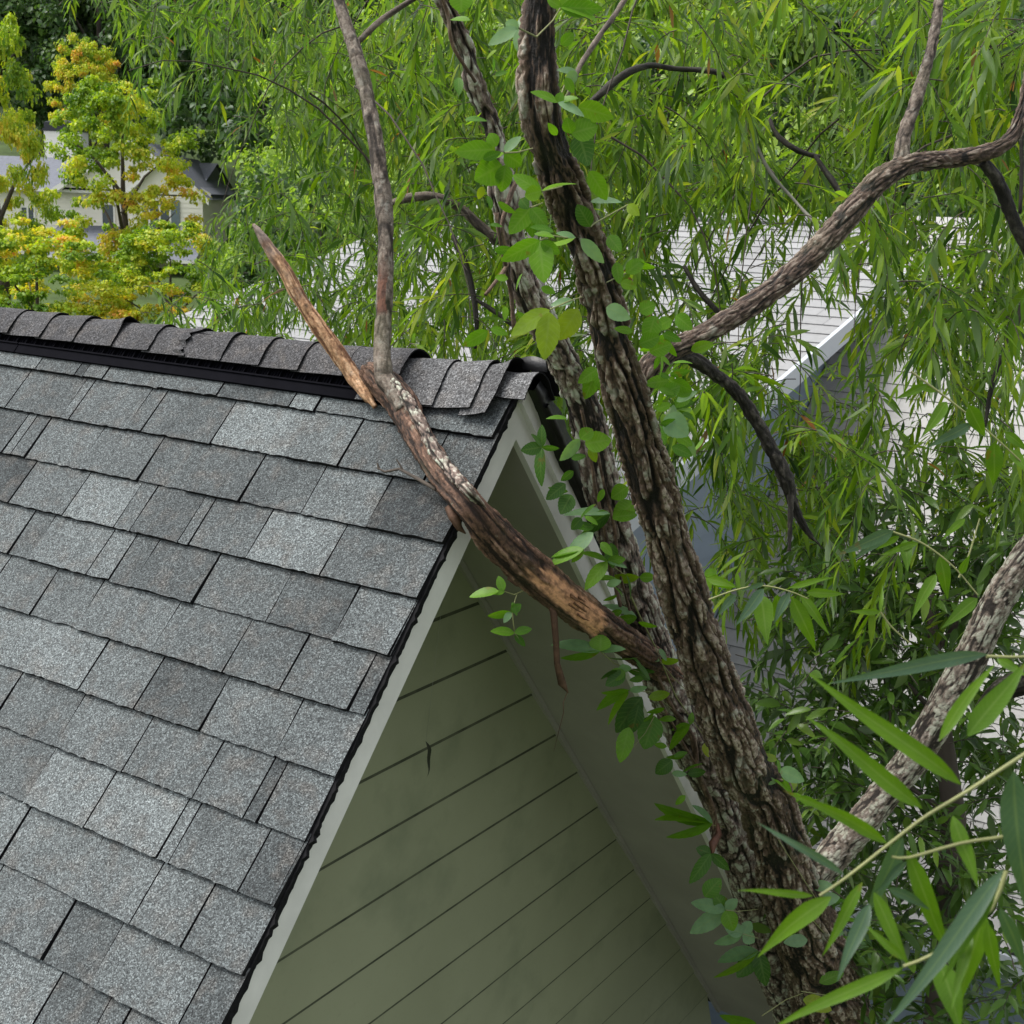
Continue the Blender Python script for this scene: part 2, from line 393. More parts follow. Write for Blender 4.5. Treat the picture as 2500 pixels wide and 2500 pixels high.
M['vine'] = leafmat('vine_leaf', [(0, (.026, .075, .012)), (.3, (.060, .165, .010)), (.55, (.115, .255, .009)), (.71, (.24, .29, .012)), (.74, (.13, .25, .11)), (1, (.22, .35, .21))], under=(.22, .32, .16), rough=.45, vein=8, spots=.45)
M['maple'] = leafmat('autumn_maple_leaf', [(0, (.09, .19, .015)), (.28, (.27, .40, .025)), (.5, (.50, .56, .05)), (.74, (.66, .52, .06)), (.88, (.70, .36, .08)), (1, (.64, .24, .08))], under=(.4, .4, .12), trans=.45, tcol=1.1)
M['forest'] = leafmat('forest_leaf', [(0, (.012, .034, .012)), (.5, (.035, .085, .020)), (1, (.085, .15, .028))], trans=.3)
M['forest_light'] = leafmat('light_forest_leaf', [(0, (.09, .16, .025)), (.5, (.21, .32, .05)), (1, (.34, .45, .11))], trans=.4)
M['forest_trunk'] = plain('forest_trunk', (.07, .055, .045), .9, .3, 5)
M['deadleaf'] = plain('dead_leaf', (.018, .02, .010), .6, .3, 60)
M['thread'] = plain('spider_thread', (.25, .25, .22), .5)

# ------------------------------------------------------------------ setting: ground and hillside
def ground_z(x, y):
    d = np.maximum(0, y - 24)
    return 0.078 * d + 0.0009 * d ** 2 - .0004 * x * np.maximum(0, y - 30) * .3
gx = np.concatenate([np.linspace(-160, -40, 16), np.linspace(-36, 60, 36), np.linspace(66, 200, 18)])
gy = np.concatenate([np.linspace(-40, 20, 20), np.linspace(23, 90, 30), np.linspace(96, 240, 18)])
X, Y = np.meshgrid(gx, gy)
Z = ground_z(X, Y) + .25 * (fbm(np.stack([X.ravel() * .1, Y.ravel() * .1, 0 * X.ravel()], 1), 3, 5) - .5).reshape(X.shape)
nx = len(gx); ii, jj = np.meshgrid(np.arange(nx - 1), np.arange(len(gy) - 1)); b = (jj * nx + ii).ravel()
g = mesh_np('ground', np.stack([X, Y, Z], -1).reshape(-1, 3), np.stack([b, b + 1, b + nx + 1, b + nx], 1), M['grass'])
tag(g, kind='structure')

# ------------------------------------------------------------------ the near house with the gable
HOUSE = empty('shingled_house', (A0[0], A0[1], 0), 'near house with dark grey shingle roof and olive green lap sided gable', 'house')
def rp(a, s, n=0.0): return A0 + RR * a + SL * s + NL * n          # left roof plane coordinates
RIDGE = A0 + GG * .02 + ZZ * .02 * TAN
def rpr(a, s, n=0.0): return RIDGE + RR * a + SRt * s + NRt * n    # right roof plane coordinates

# left slope: every tab has its own outline, thickness and tone
EXPO, S0 = .1525, .166
mb = MB()
A_LEFT = -4.2
def tab(a0, a1, s0, s1, nb, nt_, tone, right_cut=False):
    k = max(2, int((a1 - a0) / .016)); tp = []; bt = []; bl = []
    skew = random.uniform(-.002, .002)
    for i in range(k + 1):
        a = a0 + (a1 - a0) * i / k
        j = random.gauss(0, .0011)
        tt = tone + random.gauss(0, .015)
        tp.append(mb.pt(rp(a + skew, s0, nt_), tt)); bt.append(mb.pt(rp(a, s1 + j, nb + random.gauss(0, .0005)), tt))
        bl.append(mb.pt(rp(a, s1 + j * .4 + .0005, nb - .0200), tt))
    for i in range(k):
        mb.face((tp[i], bt[i], bt[i + 1], tp[i + 1]), 0); mb.face((bt[i], bl[i], bl[i + 1], bt[i + 1]), 1)
    for e, sgn in ((0, -1), (-1, 1)):
        q = [mb.pt(rp(a0 if e == 0 else a1, s0, nt_ - .009)), bl[e], bt[e], tp[e]]
        mb.face(q if sgn < 0 else q[::-1], 1)
course = -1
s_bot = S0 - EXPO
while s_bot < 4.6:
    s_bot += EXPO; course += 1
    if s_bot > 2.3: A_L = A_LEFT
    else: A_L = A_LEFT
    a = A_L - random.uniform(0, .2)
    while a < -.002:
        w = random.choice([.22, .245, .27, .30, .19, .255, .165, .28, .23, .065, .09, .04, .21])
        a1 = a + w
        if a1 > -.04: a1 = .004 + random.gauss(0, .004)
        tone = min(.95, max(.05, random.gauss(.5, .17)))
        low = random.random() < .28
        nb = .0150 + random.gauss(0, .0012) - (.006 if low else 0)
        if a1 < -3.6 or s_bot > 3.0 and a1 < -2.2: pass
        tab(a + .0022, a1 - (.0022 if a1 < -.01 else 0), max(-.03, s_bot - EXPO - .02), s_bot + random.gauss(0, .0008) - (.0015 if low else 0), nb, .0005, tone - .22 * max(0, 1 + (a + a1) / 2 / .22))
        a = a1
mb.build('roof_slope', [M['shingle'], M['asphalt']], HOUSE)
tag(bpy.data.objects['roof_slope'], 'grey shingled slope with ragged black course edges')
# deck under the tabs and the slope on the far side
dk = MB()
dk.box(rp(-4.4, -.03, -.030), RR * 4.385, SL * 4.7, NL * .027)
dk.build('roof_deck', M['asphalt'], HOUSE)
rt = MB()
for k in range(30):
    s1 = .10 + k * EXPO
    rt.box(rpr(-4.4, max(0, s1 - EXPO), -.004), RR * (4.40 + random.gauss(0, .004)), SRt * EXPO, NRt * (.008 + .002 * (k % 2)), 0, random.random())
rt.box(rpr(-4.4, 0, -.03), RR * 4.38, SRt * 4.6, NRt * .025, 1)
rt.build('far_roof_slope', [M['shingle'], M['asphalt']], HOUSE)

# torn black underlay along both rakes
ul = MB()
def ragged(fn, s0, s1, ds, wa, wb, t0, t1, big=0):
    n = int((s1 - s0) / ds); prev = None
    for i in range(n + 1):
        s = s0 + (s1 - s0) * i / n
        lump = abs(random.gauss(0, 1)) * .0022 + (.006 if random.random() < .05 else 0)
        env = big * max(0, math.sin(min(1, (s - s0) / .42) * math.pi)) * (1 + .25 * math.sin(s * 46))
        a1 = wb + lump + env * .25; tl = t0 - random.random() * .003 - env * .5
        cur = [ul.pt(fn(wa, s, t1 + env)), ul.pt(fn(a1, s, t1 + env * .9)), ul.pt(fn(a1 + random.gauss(0, .001), s, tl)), ul.pt(fn(wa, s, tl))]
        if prev:
            for q in range(4): ul.face((prev[q], cur[q], cur[(q + 1) % 4], prev[(q + 1) % 4]))
        prev = cur
ragged(rp, .0, 4.3, .012, -.03, .0075, -.0125, -.001)
ragged(rp, .02, 4.3, .016, -.03, .004, -.019, -.009)
ul.build('underlay', M['asphalt'], HOUSE)
ul = MB()
ragged(rpr, .02, 4.3, .012, -.05, .012, -.012, .004)
ragged(rpr, .03, .62, .02, -.09, .030, -.02, .016, big=.022)
ragged(rpr, .10, .55, .02, -.06, .040, -.012, .002, big=.012)
o = ul.build('underlay', M['felt'], HOUSE, True); tag(o, 'torn loose black felt curling off the far rake')

# rake boards, trim, soffits
B0 = A0 - ZZ * .1394                                     # inner lower corner of the rake boards
BL = MB()
def board(mb_, side, s_end, a0, a1, top_n, width, base):
    S_, N_ = (SL, NL) if side < 0 else (SRt, NRt)
    # clipped on the plumb line through the peak
    g0 = lambda n: base + N_ * n
    def on_plumb(n):                                     # point on that line where G == base's plumb
        p = g0(n); d = (p - A0) @ GG - 0.0; return p - S_ * (d / (S_ @ GG))
    p_top, p_bot = on_plumb(top_n), on_plumb(top_n - width)
    q_top, q_bot = p_top + S_ * s_end, p_bot + S_ * s_end
    loop = [p_top, p_bot, q_bot, q_top]
    f = [mb_.pt(p + RR * a1) for p in loop]; bk = [mb_.pt(p + RR * a0) for p in loop]
    mb_.face(f if side < 0 else f[::-1]); mb_.face(bk[::-1] if side < 0 else bk)
    for i in range(4):
        q = (f[i], bk[i], bk[(i + 1) % 4], f[(i + 1) % 4]); mb_.face(q if side < 0 else q[::-1])
wn = (A0 - B0) @ NL                                      # board depth below the shingles
mbl = MB(); board(mbl, -1, 4.3, -.02, 0.0, -.013, wn - .013, A0)
o = mbl.build('rake_board', M['trim'], HOUSE); tag(o, 'lit pale rake board under the near roof edge')
mbr = MB(); board(mbr, 1, 4.3, -.0205, -.0005, -.013, wn - .013, A0)
o = mbr.build('rake_board', M['trim'], HOUSE); tag(o, 'shaded rake board on the far side of the gable')
mbt = MB(); board(mbt, 1, 4.3, -.0005, .016, .006, .036, A0)
mbt.build('rake_trim', M['trim'], HOUSE)
OV = -.4565                                              # wall face behind the rake boards
for side, S_, N_ in ((-1, SL, NL), (1, SRt, NRt)):
    sm = MB(); sm.box(B0 + RR * OV * 1.02 + N_ * .001 + S_ * (.0 if side > 0 else .006), RR * (-OV * 1.02 - .021), S_ * 4.25, N_ * .012)
    o = sm.build('soffit', M['soffit'], HOUSE)
st = MB()
st.box(B0 + RR * (OV + .002) - NRt * .020 + SRt * .02, RR * .018, SRt * 4.2, NRt * .019)
st.box(B0 + RR * (OV + .002) - NL * .020 + SL * .02, RR * .018, SL * 4.2, NL * .019)
st.build('frieze_strip', M['soffit'], HOUSE)
# lap siding: boards lean out towards their lower edge
sd_ = MB()
zb = -1.180 + .2027 * 3
prof = .012
while zb > -6.2:
    zt = zb + .2027 + .02
    def span(z):
        h = max(0.0, (-.1394 - z) / TAN); return min(h, 2.62)
    if span(zb) > .03:
        nseg = 14; tone_b = random.random()
        for k in range(nseg):
            def gg_(z, t): return -span(z) + 2 * span(z) * t
            t0, t1 = k / nseg, (k + 1) / nseg
            bz = zb
            P = lambda z, t, off: A0 + RR * (OV + off) + GG * gg_(z, t) + ZZ * z
            ztc = min(zt, -.1394 - .001)
            sd_.poly([P(bz, t0, prof), P(bz, t1, prof), P(ztc, t1, .0), P(ztc, t0, .0)], 0, tone_b)
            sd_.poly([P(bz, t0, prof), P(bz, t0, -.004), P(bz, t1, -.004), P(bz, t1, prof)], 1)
            for z_a, z_b in ((bz - .0005, bz - .0160),):     # shadow line under the lap, painted as a dark strip
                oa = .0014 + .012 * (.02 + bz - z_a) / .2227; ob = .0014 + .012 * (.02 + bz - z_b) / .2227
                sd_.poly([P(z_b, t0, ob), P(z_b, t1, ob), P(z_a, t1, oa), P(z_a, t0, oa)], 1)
    zb -= .2027
M['lap_shade'] = plain('lap_shade_paint', (.060, .064, .038), .8, .6, 14)
o = sd_.build('siding', [M['siding'], M['lap_shade']], HOUSE); tag(o, 'olive green lap siding of the gable wall')
wl = MB()
zf = -(A0[2]) - .2
hw = 2.6
for pts in ([(-hw, 0), (hw, 0)],):
    wl.poly([A0 + RR * (OV - .01) + GG * -hw + ZZ * zf, A0 + RR * (OV - .01) + GG * hw + ZZ * zf, A0 + RR * (OV - .01) + GG * hw + ZZ * (-.15 - hw * TAN), A0 + RR * (OV - .01) + ZZ * -.15, A0 + RR * (OV - .01) - GG * hw + ZZ * (-.15 - hw * TAN)])
    for sg in (-1, 1):
        wl.box(A0 + RR * -4.3 + GG * sg * hw + ZZ * zf, RR * (4.29 + OV), GG * sg * -.1, ZZ * (-.20 - hw * TAN - zf))
wl.build('wall', M['wallgrey'], HOUSE)

# ridge vent: black plastic with slots, fins and a folded lip
rv = MB()
AV0, AV1 = -4.2, -.36
rv.box(rp(AV0, -.03, .001), RR * (AV1 - AV0), SL * .078, NL * .026)
for a0, a1 in ((AV0, -1.905), (-1.900, AV1)):
    rv.box(rp(a0, .0825, .012), RR * (a1 - a0), SL * .005, NL * .0135)
    rv.box(rp(a0, .0875, .008), RR * (a1 - a0), SL * .030, NL * .0125)
    rv.box(rp(a0, .048, .0095), RR * (a1 - a0), SL * .036, NL * .003)
a = AV0
while a < AV1:
    rv.box(rp(a, .049, .0125), RR * .0014, SL * .033, NL * .003); a += .0115
a = AV0
while a < AV1:
    rv.box(rp(a, .047, .0125), RR * .003 , SL * .035, NL * .010); a += .0465
rv.build('ridge_vent', M['vent'], HOUSE)

# ridge caps
def cap_profile(n, s_l, s_r, m=26, rr=.055):
    """cross section from the left lower edge over the ridge to the right lower edge, as offsets from RIDGE"""
    apex = ZZ * (n / CP)
    pts = []
    L0 = SL * (s_l + .031) + NL * n; R0 = SRt * (s_r) + NRt * n
    tl = .085
    pl, pr = apex + SL * tl, apex + SRt * tl
    for i in range(7): pts.append(L0 + (pl - L0) * i / 7)
    for i in range(m - 14 + 1):
        t = i / (m - 14); pts.append((1 - t) ** 2 * pl + 2 * t * (1 - t) * apex + t * t * pr)
    for i in range(1, 8): pts.append(pr + (R0 - pr) * i / 7)
    return np.array(pts)
def ridge_cap(a0, a1, n, s_l, mat, lift=.006, curl=0.0, tear=0.0, tone=.5, s_r=.11, skew=0.0, drop=0.0):
    c = MB(); na = 9; rows = []
    pr0 = cap_profile(n, s_l, s_r)
    k = len(pr0)
    cdir = nrm(np.gradient(pr0, axis=0)); up = np.cross(cdir, RR); up *= np.sign(up[:, 2:3] + 1e-9)
    for i in range(na + 1):
        t = i / na; row = []; rowb = []
        for q in range(k):
            u = q / (k - 1)
            a = a0 + (a1 - a0) * t + skew * (u - .4) * t
            off = -.004 + (lift + .004) * t ** 1.5
            off += curl * max(0, t - .55) ** 2 * 5 * math.exp(-((u - .44) / .10) ** 2)
            off += .0016 * math.sin(u * 9 + a0 * 7) * math.sin(t * 5 + a0 * 3)
            if tear and t > .72 and .06 < u < .42:
                a -= tear * (t - .72) / .28 * (.3 + abs(math.sin(u * 31))) ; off += .006 * math.sin(u * 25)
            a += random.gauss(0, .0008) if i == na else 0
            p = RIDGE + RR * a + pr0[q] + up[q] * off - ZZ * drop * t
            row.append(c.pt(p, tone)); rowb.append(c.pt(p - up[q] * .0042, tone))
        rows.append((row, rowb))
    for i in range(na):
        for q in range(k - 1):
            c.face((rows[i][0][q], rows[i][0][q + 1], rows[i + 1][0][q + 1], rows[i + 1][0][q])[::-1], 0)
            c.face((rows[i][1][q], rows[i][1][q + 1], rows[i + 1][1][q + 1], rows[i + 1][1][q]), 1)
        c.face((rows[i][0][0], rows[i][1][0], rows[i + 1][1][0], rows[i + 1][0][0])[::-1], 1)
        c.face((rows[i][0][k - 1], rows[i][1][k - 1], rows[i + 1][1][k - 1], rows[i + 1][0][k - 1]), 1)
    for q in range(k - 1):
        c.face((rows[na][0][q], rows[na][0][q + 1], rows[na][1][q + 1], rows[na][1][q])[::-1], 1)
    return c.build('ridge_cap', [mat, M['asphalt']], HOUSE, False)
# cap edges measured along the ridge
edges = [-4.1 + .16 * i for i in range(12)] + [-2.155, -1.965, -1.80, -1.64, -1.46, -1.295, -1.135, -.99, -.838, -.69, -.525, -.335]
edges = sorted(e for e in edges if e > -4.2)
for i in range(len(edges) - 1):
    e0, e1 = edges[i], edges[i + 1]
    last = i == len(edges) - 2
    o = ridge_cap(e0 - .03, e1, .037 + (.004 if last else 0), .062 + random.gauss(0, .0015), M['capshingle'], lift=.0040 if not last else .007,
                  curl=.016 if abs(e1 + 1.46) < .02 else 0, tear=.022 if abs(e1 + 1.135) < .02 else 0, tone=random.uniform(.35, .65), skew=random.gauss(0, .004))
    if abs(e1 + 1.135) < .02: tag(o, 'ridge cap with a torn corner')
    if abs(e1 + 1.46) < .02: tag(o, 'ridge cap with its edge curled up')
    if last: tag(o, 'last raised ridge cap with an open end')
for e0, e1, n, sl, curl, drop, sk, tone in ((-.46, -.205, .027, .118, 0, -.006, -.02, .55), (-.235, -.085, .031, .116, 0, -.010, -.02, .7), (-.11, -.018, .034, .128, .008, -.012, .01, .45), (-.05, .052, .027, .055, 0, .004, -.015, .75)):
    ridge_cap(e0, e1, n, sl, M['capshingle_pale'], lift=.006, curl=curl, tone=tone, drop=drop, skew=sk)
fl = MB()                                                # felt flap standing behind the last caps
for k in range(9):
    t = k / 8; a = -.02 + .075 * t; h = .040 + .008 * math.sin(t * 3)
    fl.pt(RIDGE + RR * a + GG * .03 + ZZ * .01); fl.pt(RIDGE + RR * a + GG * .018 + ZZ * h); fl.pt(RIDGE + RR * a + GG * .06 + ZZ * (h - .02)); fl.pt(RIDGE + RR * a + GG * .10 + ZZ * (-.06))
    if k:
        for q in range(3): fl.face(((k - 1) * 4 + q, k * 4 + q, k * 4 + q + 1, (k - 1) * 4 + q + 1))
fl.build('felt_flap', M['felt'], HOUSE, True)

# ------------------------------------------------------------------ neighbour's house: pale roof, blue grey gable, lower roof
NH_D = 11.0
P1 = at(2140, 725, NH_D)
NHO = empty('pale_roofed_house', (P1[0], P1[1], 0), 'neighbouring blue grey house with very pale shingle roofs behind the leaves', 'house')
T1 = .2672; c1, s1_ = math.cos(math.atan(T1)), math.sin(math.atan(T1))
S1 = -c1 * GG - s1_ * ZZ; N1 = -s1_ * GG + c1 * ZZ
k_ = NH_D / 8.0
ridge_s = -(1.60 * k_) / c1; eave_s = 4.2 * k_; left_a = -4.45 * k_
def courses(name, O, S_, N_, a0, a1, s0, s1, step, edge_h, tabw, mat='nroof'):
    m_ = MB(); s = s0; kk = 0
    while s < s1:
        a = a0 - random.random() * tabw; e = min(s + step, s1)
        while a < a1:
            w = tabw * random.choice([.5, .8, 1, 1.2]); b_ = min(a + w, a1); aa = max(a, a0)
            if b_ > aa + .005:
                t = random.gauss(.5, .13)
                q = [O + RR * aa + S_ * s + N_ * .001, O + RR * aa + S_ * e + N_ * edge_h, O + RR * (b_ - .004) + S_ * e + N_ * edge_h, O + RR * (b_ - .004) + S_ * s + N_ * .001]
                m_.poly(q, 0, t)
                m_.poly([q[1], q[1] - N_ * edge_h * 1.4, q[2] - N_ * edge_h * 1.4, q[2]], 1)
            a = b_
        s = e; kk += 1
    m_.box(O + RR * a0 + S_ * s0 - N_ * .06, RR * (a1 - a0 - .012), S_ * (s1 - s0), N_ * .055, 1)
    return m_.build(name, [M[mat], M['nedge']], NHO)
o = courses('roof', P1, S1, N1, left_a, 0, ridge_s, eave_s, .205, .010, .34)
tag(o, 'upper pale roof')
fr = MB()                                                # far slope, ridge strip, rake metal, gable wall
S1b = c1 * GG - s1_ * ZZ; N1b = s1_ * GG + c1 * ZZ
RT = P1 + S1 * ridge_s
fr.box(RT + RR * left_a - N1b * .06, RR * -left_a, S1b * 5.5, N1b * .055)
fr.build('far_roof', M['nroof'], NHO)
rc = MB(); rc.box(RT + RR * left_a + S1 * .0 + N1 * .012, RR * -left_a, S1 * .16, N1 * .03); rc.box(RT + RR * left_a + N1b * .012, RR * -left_a, S1b * .16, N1b * .03)
rc.build('ridge_strip', M['nroof'], NHO)
rs_ = MB(); rs_.box(RT + RR * left_a + S1 * .162 + N1 * .014, RR * (-left_a - 1.2), S1 * .05, N1 * .02); rs_.build('ridge_vent', M['nedge'], NHO)
rk = MB(); rk.box(P1 + S1 * ridge_s + RR * .002 + N1 * -.13, RR * .035, S1 * (eave_s - ridge_s), N1 * .150)
rk.build('rake_board', M['ntrim'], NHO)
wz = P1[2] - .06
gwl = MB()
gp = lambda g_, z_, off=-.34: P1 + RR * off + GG * g_ + ZZ * z_
g_r = -ridge_s * c1; z_r = -ridge_s * s1_ if False else T1 * g_r
Z0 = -P1[2] - .3
ge = -(eave_s - .35) * c1
zz_ = Z0
while zz_ < z_r:
    zt = min(zz_ + .18, z_r)
    def gspan(z):
        if z < ge * T1 - .07: return ge, 2 * g_r - ge
        gl = (z + .07) / T1; return max(ge, gl), min(2 * g_r - ge, 2 * g_r - gl)
    a_, b_ = gspan(zz_); c_, d_ = gspan(zt)
    if b_ > a_:
        gwl.poly([gp(a_, zz_, -.328), gp(b_, zz_, -.328), gp(max(a_, d_), zt, -.34) if d_ > c_ else gp(b_, zt, -.34), gp(min(c_, b_), zt, -.34)])
        gwl.poly([gp(a_, zz_, -.328), gp(a_, zz_, -.345), gp(b_, zz_, -.345), gp(b_, zz_, -.328)])
    zz_ = zt
gwl.build('gable_wall', M['bluewall'], NHO)
fw = MB(); k2 = Z0
while k2 < ge * T1 - .1:
    fw.poly([gp(ge, k2, left_a), gp(ge, k2, -.34), gp(ge + .012, k2 + .18, -.34), gp(ge + .012, k2 + .18, left_a)]); k2 += .18
fw.build('front_wall', M['bluewall'], NHO)
# lower roof, steep, against the gable wall
T2 = .95; c2, s2_ = math.cos(math.atan(T2)), math.sin(math.atan(T2))
S2 = -c2 * GG - s2_ * ZZ; N2_ = -s2_ * GG + c2 * ZZ
W1 = hit(2035, 848, P1 - RR * .32, RR)
e_low = hit(2400, 2300, W1, N2_)
low_s = (e_low - W1) @ S2
o = courses('lower_roof', W1, S2, N2_, .005, 7.5, -1.6, low_s, .138, .0085, .30, 'nroof_low')
tag(o, 'lower pale roof')
S2b = c2 * GG - s2_ * ZZ; N2b = s2_ * GG + c2 * ZZ
lb = MB(); lb.box(W1 + S2 * -1.6 + RR * .005 - N2b * .06, RR * 7.5, S2b * 3, N2b * .055); lb.build('lower_far_roof', M['nroof'], NHO)
fb = MB(); fb.box(W1 + S2 * (low_s - .01) + RR * .005 - ZZ * .19 , RR * 7.5, -GG * .03, ZZ * .155); fb.build('eave_board', M['ntrim'], NHO)
lw = MB(); k2 = 0; z_top = (W1 + S2 * low_s)[2] - .12
zz_ = -.3
while zz_ < z_top:
    q = W1 + S2 * (low_s - .45); q = np.array([q[0], q[1], 0])
    lw.poly([q + ZZ * zz_ - GG * .012, q + RR * 7.4 + ZZ * zz_ - GG * .012, q + RR * 7.4 + ZZ * min(zz_ + .18, z_top), q + ZZ * min(zz_ + .18, z_top)]); zz_ += .18
lw.build('lower_wall', M['bluewall'], NHO)

# ------------------------------------------------------------------ cream house up the slope
CHD = 58.0
XU = np.array([1., 0, 0]); YU = np.array([0, 1., 0])
ROLLC = .0364
def ch(px, py, back=0.0, d=CHD):                        # point on the house's front plane (levelled for the camera roll)
    p = at(px, py, d); return np.array([p[0], p[1] + back, p[2]])
q0 = ch(318, 465)
CHO = empty('cream_house', (q0[0], q0[1], ground_z(q0[0], q0[1])), 'distant cream sided house with slate roof and front gables behind yellow maples', 'house')
mpp = CHD / FPX
zc = lambda py, px=318: ch(px, py)[2]
xe = lambda px: ch(px, 465)[0]
yF = q0[1]
z_ev, z_bot = zc(466), ground_z(q0[0], yF) - .5
def wallbox(name, x0, x1, y0, y1, z0, z1, mat):
    m_ = MB(); z = z0
    while z < z1:
        t = min(z + .2, z1)
        m_.poly([(x0, y0 - .02, z), (x1, y0 - .02, z), (x1, y0, t), (x0, y0, t)])
        m_.poly([(x0, y0 - .02, z), (x0, y0 + .01, z), (x1, y0 + .01, z), (x1, y0 - .02, z)])
        z = t
    m_.poly([(x1, y0, z0), (x1, y1, z0), (x1, y1, z1), (x1, y0, z1)]); m_.poly([(x0, y0, z0), (x0, y0, z1), (x0, y1, z1), (x0, y1, z0)])
    return m_.build(name, mat, CHO)
xl, xr = xe(-160), xe(470)
wallbox('wall', xl, xr, yF + 1.2, yF + 9, z_bot, z_ev, M['cream'])
def gable(cx, hw_, z_e, rise, y0, y1, oh=.30):
    m_ = MB(); m_.poly([(cx - hw_, y0, z_e), (cx + hw_, y0, z_e), (cx, y0, z_e + rise)]); o1 = m_.build('gable', M['cream'], CHO)
    r_ = MB(); f_ = MB(); sl = rise / hw_
    for sg in (-1, 1):
        e = np.array([cx + sg * (hw_ + oh), y0 - .35, z_e - oh * sl + .12]); t = np.array([cx, y0 - .35, z_e + rise + .12])
        r_.poly([e, t, t + YU * (y1 - y0), e + YU * (y1 - y0)] if sg > 0 else [t, e, e + YU * (y1 - y0), t + YU * (y1 - y0)])
        f_.poly([e + ZZ * .01, t + ZZ * .01, t - ZZ * .24, e - ZZ * .24] if sg < 0 else [t + ZZ * .01, e + ZZ * .01, e - ZZ * .24, t - ZZ * .24])
        f_.poly([e - ZZ * .24, t - ZZ * .24, t - ZZ * .2 + YU * .5, e - ZZ * .2 + YU * .5])
    r_.build('roof', M['slate'], CHO); f_.build('rake_board', M['white'], CHO)
gable(xe(318), 178 * mpp, z_ev + .05, 112 * mpp, yF + .5, yF + 7)
wallbox('wall', xe(322), xe(500), yF - .4, yF + 1.2, z_bot, zc(482, 500), M['cream'])
gable(xe(410), 92 * mpp, zc(478, 500), 86 * mpp, yF - .4, yF + 6)
mr = MB(); zr = zc(385)
mr.poly([(xl - .4, yF + .8, z_ev - .05), (xr, yF + .8, z_ev - .05), (xr, yF + 5, zr), (xl - .4, yF + 5, zr)])
mr.poly([(xl - .4, yF + 5, zr), (xr, yF + 5, zr), (xr, yF + 9.4, z_ev), (xl - .4, yF + 9.4, z_ev)])
mr.poly([(xr - .1, yF + 1.2, z_ev - .1), (xr - .1, yF + 9, z_ev - .1), (xr - .1, yF + 5, zr - .08)])
main_roof = mr.build('roof', M['slate'], CHO)
gu = MB(); gu.box((xl - .4, yF + .68, z_ev - .16), XU * (xr - xl + .4), YU * .12, ZZ * .12); gu.build('gutter', M['white'], CHO)
chm = MB(); x0c, x1c = at(116, 320, CHD + 5)[0], at(206, 320, CHD + 5)[0]
ztop = at(160, 322, CHD + 5)[2]; zcap = at(160, 294, CHD + 5)[2]
chm.box((x0c, yF + 5.2, z_ev), XU * (x1c - x0c), YU * 1.1, ZZ * (ztop - z_ev)); chim = chm.build('chimney', M['white'], main_roof)
cc = MB(); cc.box((x0c - .05, yF + 5.15, ztop + .002), XU * (x1c - x0c + .1), YU * 1.2, ZZ * .12)
cc.box((x0c + .02, yF + 5.2, ztop + .12), XU * (x1c - x0c - .04), YU * 1.1, ZZ * (zcap - ztop - .25))
cc.poly([(x0c + .02, yF + 5.2, zcap - .13), (x1c - .02, yF + 5.2, zcap - .13), (x1c - .3, yF + 5.6, zcap), (x0c + .3, yF + 5.6, zcap)])
cc.build('chimney_cap', M['capmetal'], main_roof)
def window(px0, px1, py0, py1, y, n=2):
    a, b_ = xe(px0), xe(px1); z1_, z0_ = zc(py0, (px0 + px1) / 2), zc(py1, (px0 + px1) / 2)
    w_ = MB()
    w_.box((a - .08, y - .07, z0_ - .08), XU * (b_ - a + .16), YU * .05, ZZ * .08); w_.box((a - .08, y - .07, z1_), XU * (b_ - a + .16), YU * .05, ZZ * .08)
    for i in range(n + 1): w_.box((a + (b_ - a) * i / n - .04, y - .07, z0_), XU * .08, YU * .05, ZZ * (z1_ - z0_))
    wo = w_.build('window', M['white'], CHO)
    g_ = MB(); g_.box((a, y - .04, z0_), XU * (b_ - a), YU * .02, ZZ * (z1_ - z0_)); g_.build('pane', M['glass'], wo)
window(24, 58, 507, 546, yF + 1.2); window(-60, -26, 505, 545, yF + 1.2)
window(370, 421, 490, 565, yF - .4); window(226, 258, 500, 548, yF + 1.2, 1)
for a, b_ in ((353, 367), (424, 444)):
    s_ = MB(); s_.box((xe(a), yF - .48, zc(567, a)), XU * (xe(b_) - xe(a)), YU * .04, ZZ * (zc(488, a) - zc(567, a))); s_.build('shutter', M['shutter'], CHO)
pr_ = MB()
xa, xb = xe(120), xe(505)
pr_.poly([(xa, yF - 2.4, zc(627)), (xb, yF - 2.4, zc(627)), (xb, yF + 1.1, zc(556)), (xa, yF + 1.1, zc(556))]); pr_.build('porch_roof', M['slate'], CHO)
eb = MB(); eb.box((xa, yF - 2.45, zc(634)), XU * (xb - xa), YU * .06, ZZ * .12); eb.build('gutter', M['white'], CHO)
for px in (130, 260, 380, 497):
    p_ = MB(); p_.box((xe(px) - .08, yF - 2.3, ground_z(xe(px), yF - 2.3) - .3), XU * .16, YU * .16, ZZ * (zc(634) - ground_z(xe(px), yF - 2.3) + .3)); p_.build('porch_post', M['postwood'], CHO)

